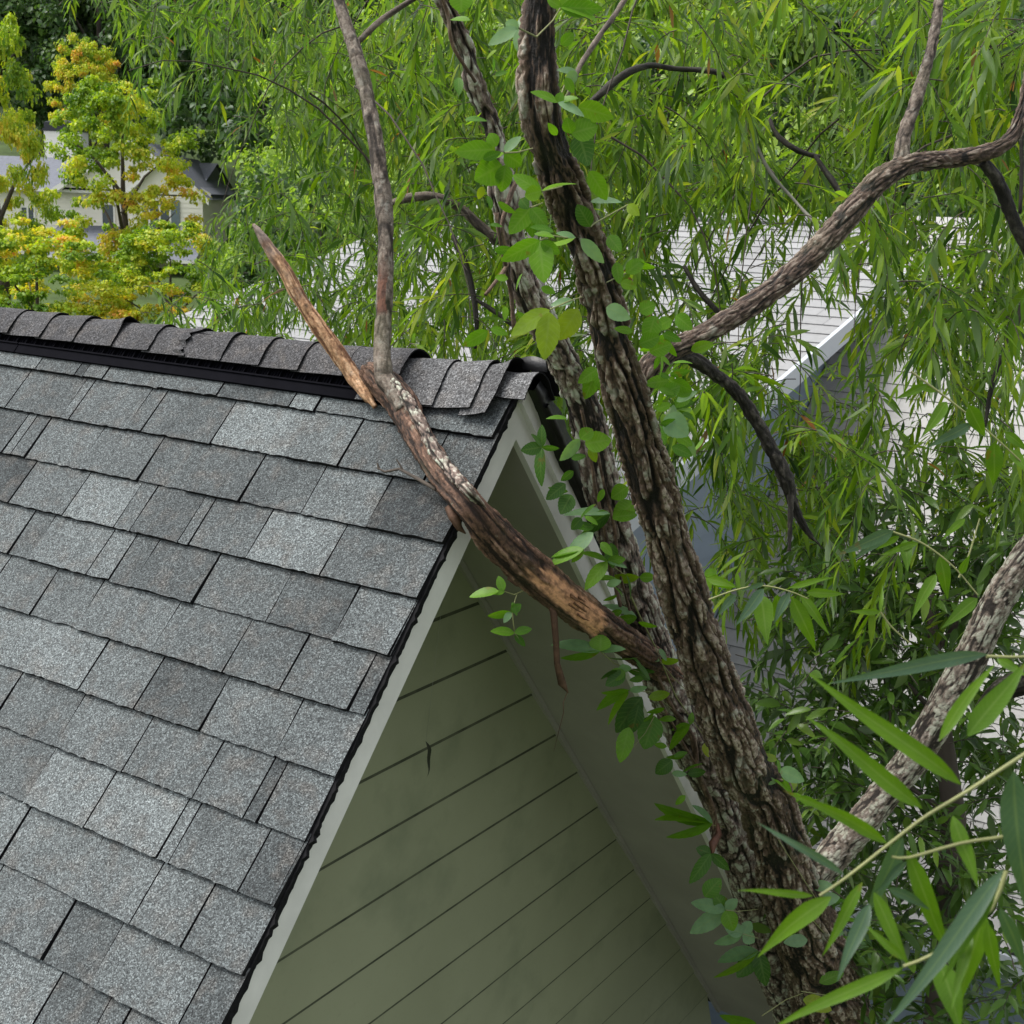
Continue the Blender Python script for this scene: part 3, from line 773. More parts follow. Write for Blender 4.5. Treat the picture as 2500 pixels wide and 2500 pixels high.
# ------------------------------------------------------------------ leaves
def leaf_batch(B, D, N, L, Wd, droop, stations, fold=.25, tint=None, wave=0.0, seed=1):
    """many leaves at once. stations: (t, half width factor); returns verts, tris, tint, mid"""
    n = len(B); D = nrm(D); N = nrm(N - D * np.sum(N * D, 1, keepdims=True)); S = np.cross(D, N)
    L = np.asarray(L)[:, None]; Wd = np.asarray(Wd)[:, None]; dr = np.asarray(droop)[:, None]
    vs = []; mids = []; al = []
    for i, (t, w) in enumerate(stations):
        c = B + D * L * t - ZZ * (dr * L * t * t) + N * (L * .04 * math.sin(t * 3.1))
        if wave: c = c + N * (L * wave * np.sin(t * 9 + np.arange(n)[:, None])) + S * (L * wave * np.cos(t * 5 + np.arange(n)[:, None] * 2))
        al += [t] * (1 if w == 0 else 3)
        if w == 0: vs.append(c); mids.append(1)
        else:
            up = N * (fold * w * Wd * .5)
            vs += [c - S * w * Wd * .5 + up, c, c + S * w * Wd * .5 + up]; mids += [0, 1, 0]
    k = len(vs); V = np.stack(vs, 1).reshape(-1, 3)
    T = []; idx = 0
    prev = None
    for (t, w) in stations:
        cur = [idx] if w == 0 else [idx, idx + 1, idx + 2]; idx += len(cur)
        if prev:
            if len(prev) == 1: T += [(prev[0], cur[1], cur[0]), (prev[0], cur[2], cur[1])]
            elif len(cur) == 1: T += [(prev[0], prev[1], cur[0]), (prev[1], prev[2], cur[0])]
            else: T += [(prev[0], prev[1], cur[1]), (prev[0], cur[1], cur[0]), (prev[1], prev[2], cur[2]), (prev[1], cur[2], cur[1])]
        prev = cur
    T = np.array(T)
    F = (T[None] + (np.arange(n) * k)[:, None, None]).reshape(-1, 3)
    tt = np.repeat(tint if tint is not None else np.full(n, .5), k)
    return V, F, tt, np.tile(np.stack([np.array(mids, float), np.array(al, float)], 1), (n, 1))
ST_FAR = [(0, 0), (.22, .8), (.55, 1.0), (1, 0)]
ST_MID = [(0, 0), (.12, .55), (.35, 1.0), (.65, .85), (.86, .4), (1, 0)]
ST_BLADE = [(0, 0), (.03, .20), (.09, .55), (.17, .84), (.26, 1.), (.36, .97), (.46, .92), (.56, .80), (.66, .64), (.76, .46), (.85, .29), (.93, .14), (1, 0)]
ST_OVATE = [(0, 0), (.05, .30), (.13, .62), (.24, .86), (.36, .98), (.42, .95), (.50, 1.0), (.56, .90), (.64, .88), (.69, .76), (.76, .72), (.80, .58), (.87, .48), (.91, .32), (.96, .2), (1, 0)]

class Leaves:
    def __init__(s): s.V = []; s.F = []; s.T = []; s.M = []; s.n = 0
    def add(s, r):
        V, F, t, m = r; s.V.append(V); s.F.append(F + s.n); s.T.append(t); s.M.append(m); s.n += len(V)
    def build(s, name, mat, parent):
        ma = np.vstack(s.M)
        return mesh_np(name, np.vstack(s.V), np.vstack(s.F), mat, parent, True, {'tint': np.concatenate(s.T), 'mid': ma[:, 0], 'along': ma[:, 1]})
class Twigs:
    def __init__(s): s.V = []; s.F = []; s.n = 0
    def add(s, P, r, n=4):
        V, F = tube_arr(np.array(P), np.linspace(r[0], r[1], len(P)), n); s.V.append(V); s.F.append(F + s.n); s.n += len(V)
    def build(s, name, mat, parent): return mesh_np(name, np.vstack(s.V), np.vstack(s.F), mat, parent, True)

def spray(P0, d0, length, LL, tw, acc, droop=.9, step=.023, wfac=.155, spread=.75, tbase=.5):
    """one hanging leafy twig: the twig bends over under its weight, leaves alternate along it"""
    n = max(5, int(length / step)); p = P0.copy(); d = nrm(d0); pts = [p.copy()]; ds = length / n
    side = nrm(np.cross(d, rng.normal(size=3)))
    for i in range(n):
        d = nrm(d + np.array([0, 0, -droop * ds / length * 1.3]) + rng.normal(size=3) * .07)
        p = p + d * ds; pts.append(p.copy())
        if i < 1: continue
        ang = 2.4 * i + rng.normal() * .5
        s1 = nrm(np.cross(d, side)); s2 = np.cross(d, s1)
        out = math.cos(ang) * s1 + math.sin(ang) * s2
        ld = nrm(d * (1.0 + rng.normal() * .25) + out * spread + np.array([0, 0, -.45]))
        taper = .6 + .55 * math.sin(math.pi * min(1, .15 + i / n * .95))
        acc['B'].append(p.copy()); acc['D'].append(ld); acc['N'].append(nrm(np.array([0, 0, 1.]) + rng.normal(size=3) * .55 + out * .2))
        l = LL * taper * rng.uniform(.75, 1.2)
        acc['L'].append(l); acc['W'].append(l * wfac * rng.uniform(.8, 1.25)); acc['dr'].append(rng.uniform(.02, .28))
        acc['t'].append(np.clip(tbase + rng.normal() * .2, 0, .96) if rng.random() > .006 else 1.0)
    if tw is not None: tw.add(pts[::2] if len(pts) > 8 else pts, (.0024, .0008), 3)
def new_acc(): return {k: [] for k in ('B', 'D', 'N', 'L', 'W', 'dr', 't')}
def flush(acc, leaves, st):
    if acc['B']:
        leaves.add(leaf_batch(np.array(acc['B']), np.array(acc['D']), np.array(acc['N']), np.array(acc['L']), np.array(acc['W']), np.array(acc['dr']), st, tint=np.array(acc['t'])))

# ------------------------------------------------------------------ the willow beside the gable
WB = at(2000, 2500, 3.2)
WIL = empty('willow_tree', (WB[0], WB[1], 0), 'tall furrowed willow leaning over the gable, its narrow leaved crown filling the view', 'tree')
def limb(name, pts, mat, parent, off=None, wf=.93, **kw):
    P, r_ = [], []
    for q in pts:
        x, y, w = q[:3]
        p = onR(x, y, q[3] if len(q) > 3 else off) if (len(q) > 3 or off is not None) else None
        P.append(p); r_.append(w * wf / 2 * dep(p) / FPX)
    return bark_tube(name, P, r_, mat, parent, **kw)
def limb_d(name, pts, mat, parent, wf=1.0, **kw):
    P = [at(q[0], q[1], q[3]) for q in pts]; r_ = [q[2] * wf / 2 * q[3] / FPX for q in pts]
    return bark_tube(name, P, r_, mat, parent, **kw)
TR = [(2250, 3600, 300, .40), (2110, 2800, 225, .42), (2035, 2485, 205, .42), (1995, 2345, 185, .42), (1945, 2205, 172, .42), (1905, 2066, 152, .42), (1860, 1926, 146, .42), (1825, 1890, 144), (1775, 1766, 142), (1721, 1611, 130), (1668, 1455, 126), (1623, 1293, 118),
      (1589, 1177, 121), (1546, 1022, 119), (1501, 866, 110), (1461, 688, 107), (1409, 543, 112), (1371, 435, 106), (1333, 326, 112), (1318, 217, 112), (1318, 127, 106), (1320, 0, 102), (1328, -200, 100), (1340, -600, 95)]
limb('trunk', TR, M['bark'], WIL, off=.42, ds=.0042, n=210, cell=.029, stretch=5.0, depth=.0175, rough=.0034, seed=3, wob=.05, rdg=(.03, .30),
     knots=[(2.98, .25, .035, .012), (2.2, -.3, .04, .012)])
ST = [(1960, 2500, 120), (1885, 2330, 112), (1835, 2180, 100), (1795, 2066, 90), (1745, 1926, 92), (1690, 1828, 100), (1650, 1735, 98), (1612, 1642, 98), (1572, 1517, 96), (1530, 1393, 88), (1487, 1255, 90), (1457, 1138, 90), (1432, 1022, 88),
      (1388, 905, 80), (1330, 800, 76), (1276, 688, 74), (1251, 580, 66), (1228, 471, 74), (1204, 326, 50), (1165, 217, 52), (1132, 109, 46), (1085, 0, 40), (1020, -160, 38)]
o = limb('trunk', ST, M['bark_pale'], WIL, off=.15, wf=.98, ds=.0055, n=120, cell=.022, stretch=3.0, depth=.0095, rough=.0036, seed=17, wob=.09)
tag(o, 'thinner pale scaly rear stem wound with vines')
d0 = dep(onR(1590, 900, .42))
BR = [(1555, 985, 50, d0 + .02), (1590, 900, 66, d0), (1630, 858, 62, d0), (1690, 830, 60, d0 + .02), (1770, 785, 58, d0 + .04), (1850, 733, 58, d0 + .07), (1940, 663, 60, d0 + .10), (2020, 583, 62, d0 + .12), (2090, 503, 60, d0 + .14), (2150, 438, 58, d0 + .15),
      (2220, 400, 50, d0 + .17), (2300, 390, 46, d0 + .2), (2400, 375, 44, d0 + .2), (2460, 345, 42, d0 + .2), (2487, 300, 36, d0 + .2), (2505, 230, 28, d0 + .2), (2525, 80, 24, d0 + .2)]
limb_d('branch', BR, M['bark_brown'], WIL, ds=.0045, n=110, cell=.017, stretch=3.2, depth=.0075, rough=.0022, seed=8, wob=.10, knots=[(.85, 0.3, .02, .006), (.3, -.6, .018, .006)])
limb_d('branch', [(2200, 405, 44, d0 + .17), (2208, 330, 36, d0 + .18), (2235, 250, 32, d0 + .2), (2262, 160, 28, d0 + .22), (2285, 60, 24, d0 + .25), (2300, -80, 20, d0 + .3)], M['bark_young'], WIL, ds=.007, n=32, cell=.018, stretch=2, depth=.003, seed=4, wob=.16)
limb_d('branch', [(1640, 868, 44, d0 + .03), (1690, 876, 44, d0 + .08), (1745, 912, 43, d0 + .12), (1804, 964, 42, d0 + .16), (1851, 1037, 42, d0 + .2), (1890, 1110, 44, d0 + .22), (1920, 1172, 48, d0 + .24), (1935, 1225, 34, d0 + .26), (1963, 1285, 24, d0 + .28), (2008, 1338, 9, d0 + .32)],
       M['bark_dark'], WIL, wf=.72, ds=.006, n=40, cell=.014, stretch=2, depth=.004, seed=5, wob=.22)
limb_d('branch', [(1930, 1190, 15, d0 + .24), (1930, 1260, 11, d0 + .25), (1926, 1345, 8, d0 + .26)], M['bark_dark'], WIL, ds=.01, n=16, depth=.002, seed=6, wob=.2)
dl = dep(onR(1950, 2140, .42))
limb_d('branch', [(1975, 2160, 70, dl), (2040, 2080, 76, dl), (2120, 1990, 78, dl - .04), (2230, 1850, 80, dl - .1), (2310, 1720, 84, dl - .16), (2382, 1580, 80, dl - .22), (2440, 1460, 78, dl - .27), (2520, 1340, 72, dl - .32), (2680, 1160, 64, dl - .38)],
       M['bark_lichen'], WIL, ds=.006, n=72, cell=.016, stretch=2.6, depth=.005, rough=.003, seed=9, wob=.12)
limb_d('branch', [(2395, 1740, 40, dl - .05), (2450, 1685, 60, dl - .1), (2520, 1655, 66, dl - .15), (2640, 1600, 60, dl - .2)], M['bark_dark'], WIL, ds=.008, n=40, cell=.016, depth=.005, seed=10, wob=.15)
limb_d('branch', [(2400, 395, 30, d0 + .22), (2440, 450, 30, d0 + .25), (2478, 545, 32, d0 + .3), (2530, 640, 30, d0 + .35)], M['bark_dark'], WIL, ds=.008, n=28, depth=.003, seed=12, wob=.2)
limb_d('branch', [(1340, 800, 20, 3.75), (1280, 470, 26, 3.7), (1255, 440, 30, 3.72)], M['twig_grey'], WIL, ds=.02, n=12, depth=.001, seed=13)
# thin limbs seen through the leaves
for pts, mt in (([(1430, 262, 15, 4.7), (1490, 208, 19, 4.7), (1535, 176, 20, 4.75), (1590, 160, 14, 4.9), (1650, 168, 13, 5), (1745, 175, 15, 5), (1790, 205, 15, 5), (1815, 245, 14, 5), (1832, 305, 10, 5)], 'bark_dark'), ([(1880, 292, 9, 4.6), (1900, 335, 12, 4.6), (1950, 368, 13, 4.6), (2000, 385, 12, 4.6)], 'bark_dark'),
                ([(960, 495, 16, 5.4), (1000, 483, 20, 5.4), (1060, 480, 21, 5.4), (1120, 505, 22, 5.4), (1165, 545, 24, 5.4), (1215, 590, 26, 5.4)], 'bark_young'), ([(1105, 575, 10, 5.2), (1135, 640, 14, 5.2), (1152, 700, 14, 5.2), (1163, 790, 12, 5.2), (1160, 850, 10, 5.2)], 'bark_dark'),
                ([(1152, 725, 8, 5.2), (1200, 755, 10, 5.2), (1260, 800, 10, 5.2)], 'bark_dark'), ([(872, 105, 13, 4.2), (915, 62, 14, 4.2), (960, 28, 13, 4.2), (1040, -20, 12, 4.2)], 'bark_young'), ([(1385, 235, 9, 3.75), (1410, 172, 12, 3.8), (1452, 105, 13, 3.9), (1490, 52, 13, 4), (1535, -15, 13, 4.1)], 'bark_young'),
                ([(1670, 650, 10, 5.2), (1710, 715, 12, 5.2), (1760, 770, 14, 5.2)], 'bark_dark'), ([(2500, 730, 14, 4.8), (2470, 820, 15, 4.8), (2425, 930, 13, 4.8), (2405, 1040, 9, 4.8)], 'bark_dark'),
                ([(2070, 500, 10, 4.4), (2030, 440, 14, 4.4), (1990, 380, 10, 4.4)], 'bark_dark'), ([(1850, 395, 8, 4.6), (1835, 330, 9, 4.6), (1880, 420, 8, 4.6), (1940, 490, 8, 4.6), (2000, 555, 9, 4.5)], 'twig_grey'), ([(2490, 260, 9, 4.2), (2495, 400, 10, 4.2), (2490, 520, 9, 4.2)], 'bark_dark')):
    limb_d('branch', pts, M[mt], WIL, ds=.03, n=12, cell=.02, depth=.002, seed=21, wob=.15)

# crown: hanging twigs. One figure per 125 px cell of the measured cover (0 open, 9 dense)
COVER = ["02699999999875544688", "00247999999875423689", "00003799999876645688", "00000499999987777789", "00002999999885215688", "00005999998874210268", "00028999998863210378", "00000000007666520266",
         "00000000000037674143", "00000000000002687123", "00000000000001785111", "00000000000000652111", "00000000000000011111"]
DEPTHS = {0: (6.0, 9.5), 8: (5.2, 8.5), 13: (4.3, 7.2), 16: (3.9, 6.4)}
crown, crown_near, tw = Leaves(), Leaves(), Twigs()
acc, accn = new_acc(), new_acc()
NRF = (P1, N1, S1)
def ridge_depth(x): return 0
for r, row in enumerate(COVER):
    for c, chv in enumerate(row):
        v = int(chv)
        if not v: continue
        cnt = rng.poisson(v * 2.6)
        lo, hi = (6.0, 9.5) if c < 8 else (5.0, 8.3) if c < 13 else (4.3, 7.4) if c < 16 else (4.0, 6.6)
        if r >= 7: lo, hi = max(lo, 4.2), min(hi, 6.6)
        for _ in range(cnt):
            d = lo + (hi - lo) * rng.random() ** .8
            # not through the open branches nor the near roof
            x = (c + rng.random()) * 125; y = (r + rng.random()) * 125
            if vnoise(np.array([[x / 190, y / 230, d * 1.1]]), 78)[0] < .36 and v < 9 or vnoise(np.array([[x / 120, y / 160, d * 1.4]]), 79)[0] < .30: continue
            ln = rng.uniform(.28, .6)
            p = at(x, y, d)
            hz = rng.normal(size=3) * np.array([1, 1, .25])
            d_0 = nrm(hz + np.array([0, 0, .1 if r < 8 else .0]))
            st_p = p - d_0 * ln * .35 + ZZ * ln * .28
            if c == 1 and r == 0: st_p = st_p + ZZ * .1
            near = d < 5.6
            spray(st_p, d_0, ln, .098 if c < 8 else .108, tw, accn if near else acc, droop=rng.uniform(.9, 2.2), step=.021, tbase=(.30 if x < 850 else .40) + .18 * vnoise(np.array([[x / 260, y / 260, d]]), 77)[0])
# a reserve of the crown above the frame, so the tree goes on up and shades what hangs below
for _ in range(170):
    x, y, d = rng.uniform(200, 2800), rng.uniform(-650, -60), rng.uniform(4.6, 9)
    hz = rng.normal(size=3) * np.array([1, 1, .3])
    spray(at(x, y, d), nrm(hz), rng.uniform(.35, .6), .10, tw, acc, droop=1.5)
flush(acc, crown, ST_FAR); flush(accn, crown_near, ST_MID)
o = crown.build('crown', M['willow'], WIL)
o = crown_near.build('crown', M['willow'], WIL)
tw.build('twigs', M['twig_dark'], WIL)
# long bare branchlets the twigs hang from
bl_ = Twigs()
for _ in range(46):
    x, y, d = rng.uniform(750, 2500), rng.uniform(-250, 520), rng.uniform(4.4, 8.5)
    p = at(x, y, d); dd = nrm(rng.normal(size=3) * np.array([1, 1, .3])); P = [p]
    for k in range(9): dd = nrm(dd + np.array([0, 0, -.22]) + rng.normal(size=3) * .1); p = p + dd * .13; P.append(p)
    bl_.add(P, (.0045, .0015), 5)
bl_.build('branchlets', M['twig_dark'], WIL)

# ------------------------------------------------------------------ broken limb lying over the roof
def onL(x, y, n): return hit(x, y, A0 + NL * n, NL)
BKP = [(onR(1650, 1655, .17), 60), (onR(1560, 1590, .20), 78), (onR(1450, 1512, .21), 86), (onR(1380, 1462, .18), 92), (onR(1300, 1395, .14), 98), (onR(1210, 1312, .10), 96), (onR(1150, 1240, .07), 84),
       (onL(1090, 1172, .058), 80), (onL(1045, 1105, .055), 76), (onL(1005, 1035, .05), 78), (onL(985, 990, .05), 84), (onL(952, 950, .055), 78), (onL(915, 918, .065), 64), (onL(893, 903, .072), 44)]
b0 = BKP[8][0]
BRK = empty('broken_limb', tuple(b0), 'broken half barked limb lying across the roof edge, with upright shoot and bare splinter', 'branch')
def wpts(L_): return [p for p, w in L_], [w / 2 * dep(p) / FPX for p, w in L_]
def peel_main(PH, S, c3):
    f = fbm(c3 * np.array([60, 60, 6]), 3, 91)
    ph = (PH + np.pi) % (2 * np.pi) - np.pi
    win = sst(PEEL0, PEEL0 + .02, S + (f - .5) * .12) * (1 - sst(PEEL1 - .34, PEEL1 + .16, S)) * np.exp(-((ph - .15) / .75) ** 2)
    return sst(.38, .60, win + (f - .5) * 1.25)
P_, R_ = wpts(BKP)
_cl = np.concatenate([[0], np.cumsum([np.linalg.norm(P_[i + 1] - P_[i]) for i in range(len(P_) - 1)])])
PEEL0, PEEL1 = _cl[2] + .01, _cl[4] + .06
o = bark_tube('limb', P_, R_, M['deadwood'], BRK, ds=.005, n=84, cell=.016, stretch=11, depth=.0085, rough=.003, seed=33, wob=.12, peel=peel_main, rdg=(.02, .5), knots=[(1.02, .3, .022, .008), (1.33, .2, .025, .010)])
PB = [(onL(960, 930, .105), 16), (onL(1000, 985, .100), 26), (onL(1035, 1050, .098), 30), (onL(1065, 1105, .098), 30), (onL(1100, 1150, .10), 30), (onR(1140, 1195, .105), 28), (onR(1168, 1225, .11), 20), (onR(1185, 1240, .115), 8)]
P_, R_ = wpts(PB)
o = bark_tube('bark_patch', P_, R_, M['bark_pale'], BRK, ds=.005, n=36, cell=.014, stretch=2.2, depth=.005, rough=.003, seed=44, wob=.25); tag(o, 'pale lichened bark left along the upper side')
SHP = [(onL(985, 1000, .075), 40), (onL(962, 955, .085), 48), (onL(940, 925, .095), 50)]
ds_ = dep(SHP[-1][0])
SHD = [(936, 900, 46), (933, 870, 44), (934, 830, 44), (938, 740, 42), (941, 650, 40), (941, 560, 40), (935, 480, 42), (924, 400, 40), (912, 320, 38), (898, 250, 36), (880, 170, 34), (862, 110, 32), (845, 60, 30), (828, 0, 28), (805, -90, 26), (770, -260, 22)]
for i, (x, y, w) in enumerate(SHD): SHP.append((at(x, y, ds_ + .012 * i), w))
P_, R_ = wpts(SHP)
def peel_sh(PH, S, c3):
    ph = (PH + np.pi) % (2 * np.pi) - np.pi
    f = fbm(c3 * np.array([60, 60, 20]), 3, 93)
    return np.clip(sst(.28, .30, S) * (1 - sst(.36, .46, S + (f - .5) * .12)) * (np.abs(ph + .25) < .75 + .7 * (f - .5)), 0, 1)
kn = []
for s_, p_ in ((.52, .5), (.62, -.2), (.66, .7), (.73, .3), (.79, .9), (.83, -.5), (.90, .2), (.96, .6), (1.02, -.2), (1.06, .5), (.44, .3), (.57, -.6)): kn.append((s_, p_, .016, .004))
o = bark_tube('shoot', P_, R_, M['bark_young'], BRK, ds=.005, n=48, cell=.03, stretch=2.4, depth=.0032, rough=.0014, seed=35, wob=.10, peel=peel_sh, knots=kn, rdg=(.0, .10))
tag(o, 'upright grey brown shoot with dark bud scars')
SPL = [(onL(916, 993, .028), 16), (onL(893, 962, .045), 34), (onL(862, 918, .07), 42)]
dsp = dep(SPL[-1][0])
for i, (x, y, w) in enumerate([(822, 858, 46), (780, 800, 46), (740, 742, 40), (716, 700, 42), (700, 668, 40), (675, 632, 38), (648, 592, 30), (632, 566, 22), (618, 548, 12)]): SPL.append((at(x, y, dsp - .004 * i), w))
P_, R_ = wpts(SPL)
o = bark_tube('splinter', P_, [r * .92 for r in R_], M['splinter'], BRK, ds=.005, n=40, cell=.012, stretch=12, depth=.0032, rough=.0016, seed=37, wob=.12, peel=lambda PH, S, c3: sst(.40, .62, S + (fbm(c3 * 40, 2, 5) - .5) * .2) * .9, knots=[(.33, .2, .016, .005)], rdg=(.0, .3))
tag(o, 'bare pale orange splinter pointing up to the left')
def strip(name, pts, wid, mat, parent, th=.004):
    m_ = MB(); prev = None
    for i, p in enumerate(pts):
        t = nrm(pts[min(i + 1, len(pts) - 1)] - pts[max(i - 1, 0)]); v = nrm(np.cross(t, C0 - p)); f = nrm(np.cross(v, t))
        w = wid[i]; q = [m_.pt(p - v * w), m_.pt(p + f * th), m_.pt(p + v * w), m_.pt(p - f * th)]
        if prev:
            for k in range(4): m_.face((prev[k], q[k], q[(k + 1) % 4], prev[(k + 1) % 4]))
        prev = q
    return m_.build(name, mat, parent, True)
M['strip'] = plain('stripped_bark', (.10, .055, .035), .8, .45, 40, .3, 90, .002)
strip('bark_strip', [onR(1342, 1470, .17), onR(1352, 1500, .18), onR(1357, 1560, .18), onR(1360, 1620, .17), onR(1372, 1668, .165), onR(1386, 1690, .16)], [.004, .009, .008, .008, .011, .002], M['strip'], BRK)
strip('bark_strip', [onR(1386, 1688, .16), onR(1375, 1715, .155), onR(1376, 1740, .15), onR(1364, 1786, .13), onR(1352, 1835, .10)], [.0012, .0010, .0012, .0008, .0004], M['strip'], BRK, .0008)
strip('bark_strip', [onL(1096, 1235, .05), onR(1108, 1262, .04), onR(1122, 1290, .04), onR(1136, 1302, .045)], [.012, .013, .008, .002], M['strip'], BRK)
strip('bark_strip', [onR(1262, 1395, .11), onR(1250, 1415, .12), onR(1262, 1430, .12)], [.02, .012, .003], M['strip'], BRK)
for k in range(9):                                       # torn fibres where the wood gave way
    x0, y0 = 1395 + rng.uniform(-26, 26), 1475 + rng.uniform(-28, 28); l = rng.uniform(26, 62)
    strip('torn_fibre', [onR(x0, y0, .222), onR(x0 + l * .5, y0 + l * .36, .232), onR(x0 + l, y0 + l * rng.uniform(.5, .85), .240)], [.0032, .0022, .0003], M['splinter'], BRK, .0018)
for k in range(7):
    x0, y0 = 902 + rng.uniform(-14, 16), 915 + rng.uniform(-12, 30); l = rng.uniform(18, 40)
    strip('torn_fibre', [onL(x0, y0, .085), onL(x0 - l * .3, y0 - l * .45, .095), onL(x0 - l * .55, y0 - l * .8, .10)], [.0035, .0025, .0004], M['strip'], BRK, .0018)
t_ = Twigs()
t_.add([onL(1065, 1195, .05), onL(1030, 1175, .045), onL(1000, 1158, .04), onL(975, 1145, .035), onL(940, 1152, .03), onL(922, 1143, .028)], (.006, .0025), 6)
t_.add([onL(985, 1150, .036), onL(972, 1128, .05), onL(966, 1120, .055)], (.003, .001), 5); t_.add([onL(925, 1146, .028), onL(921, 1130, .035)], (.004, .002), 5)
t_.build('twig', M['twig_dark'], BRK)

# ------------------------------------------------------------------ broad leaved vines on the stems
def one_leaf(px0, py0, px1, py1, w, d, tilt=None, dd=0.0, real=.55):
    """leaf from its base to its tip, both measured; a narrow look means the blade is seen edge on"""
    b = at(px0, py0, d); t = at(px1, py1, d + dd); L = np.linalg.norm(t - b)
    Wm = w * d / FPX; Wr = max(Wm, real * L * .8)
    roll = math.acos(min(1, Wm / Wr)) * (1 if tilt is None else tilt)
    D = nrm(t - b); v = nrm(C0 - b); v = nrm(v - D * (v @ D)); s_ = np.cross(D, v)
    N = nrm(v * math.cos(roll) + s_ * math.sin(roll))
    if N[2] < 0 and roll > .8: N = nrm(v * math.cos(roll) - s_ * math.sin(roll))
    return b, D, N, L, Wr
VL_TOP = [  # base x,y  tip x,y  width  tone(0 deep,.5 fresh,.7 yellow,.85 pale, sky sheen painted in)
 (1267,69,1193,109,33,.85),(1267,69,1235,51,29,.85),(1267,69,1292,27,18,.85),(1267,69,1296,143,52,.8),
 (1362,250,1296,223,14,.5),(1362,250,1372,225,24,.45),(1362,250,1425,284,20,.9),(1362,250,1412,235,12,.5),(1412,261,1497,279,52,.55),
 (1369,18,1458,47,16,.5),(1369,18,1470,22,45,.35),(1369,18,1336,-4,24,.55),(1369,18,1410,-30,40,.5),(1126,-20,1126,30,60,.5),
 (1394,326,1383,284,34,.5),(1394,326,1459,308,58,.48),(1412,326,1436,397,60,.15),(1439,417,1481,482,44,.55),(1409,178,1360,168,16,.85),(1409,178,1378,199,30,.9),
 (1205,365,1113,370,50,.55),(1212,358,1195,322,36,.5),(1231,373,1271,333,24,.85),(1231,373,1171,380,14,.85),(1231,373,1273,398,48,.5),(1225,402,1159,437,74,.55),(1235,402,1224,466,44,.5),(1180,455,1168,485,20,.7),
 (1322,467,1253,427,36,.5),(1322,467,1282,475,40,.55),(1322,467,1409,446,14,.55),(1271,485,1290,508,30,.2),(1296,507,1244,569,50,.42),(1296,507,1336,554,38,.4),(1296,515,1300,575,38,.3),
 (1441,554,1410,494,42,.2),(1441,493,1517,493,12,.9),(1532,500,1561,525,28,.65),(1318,587,1224,634,46,.5),(1318,587,1329,688,64,.52),(1320,590,1366,618,32,.45),
 (1405,580,1336,594,16,.88),(1405,580,1358,569,14,.85),(1418,583,1474,636,34,.9),(1485,576,1516,614,36,.4),(1528,667,1572,630,38,.5),
 (1342,756,1249,816,46,.66),(1342,762,1329,874,62,.66),(1412,754,1365,826,58,.68),(1480,750,1538,777,42,.9),(1400,735,1345,742,18,.85),(1191,808,1130,842,36,.5),(1198,802,1240,814,22,.5),
 (1505,640,1512,690,30,.45),(1515,690,1555,700,26,.55),(1545,640,1600,650,20,.5),(1560,760,1600,742,40,.5),(1600,770,1580,830,50,.45),(1640,780,1600,800,34,.5),(1650,770,1690,800,40,.4),
 (1560,840,1610,820,40,.45),(1585,860,1640,835,44,.5),(1545,810,1500,800,20,.5),(1380,190,1400,225,24,.5),(1370,110,1400,80,30,.5),(1360,330,1338,300,20,.5)]
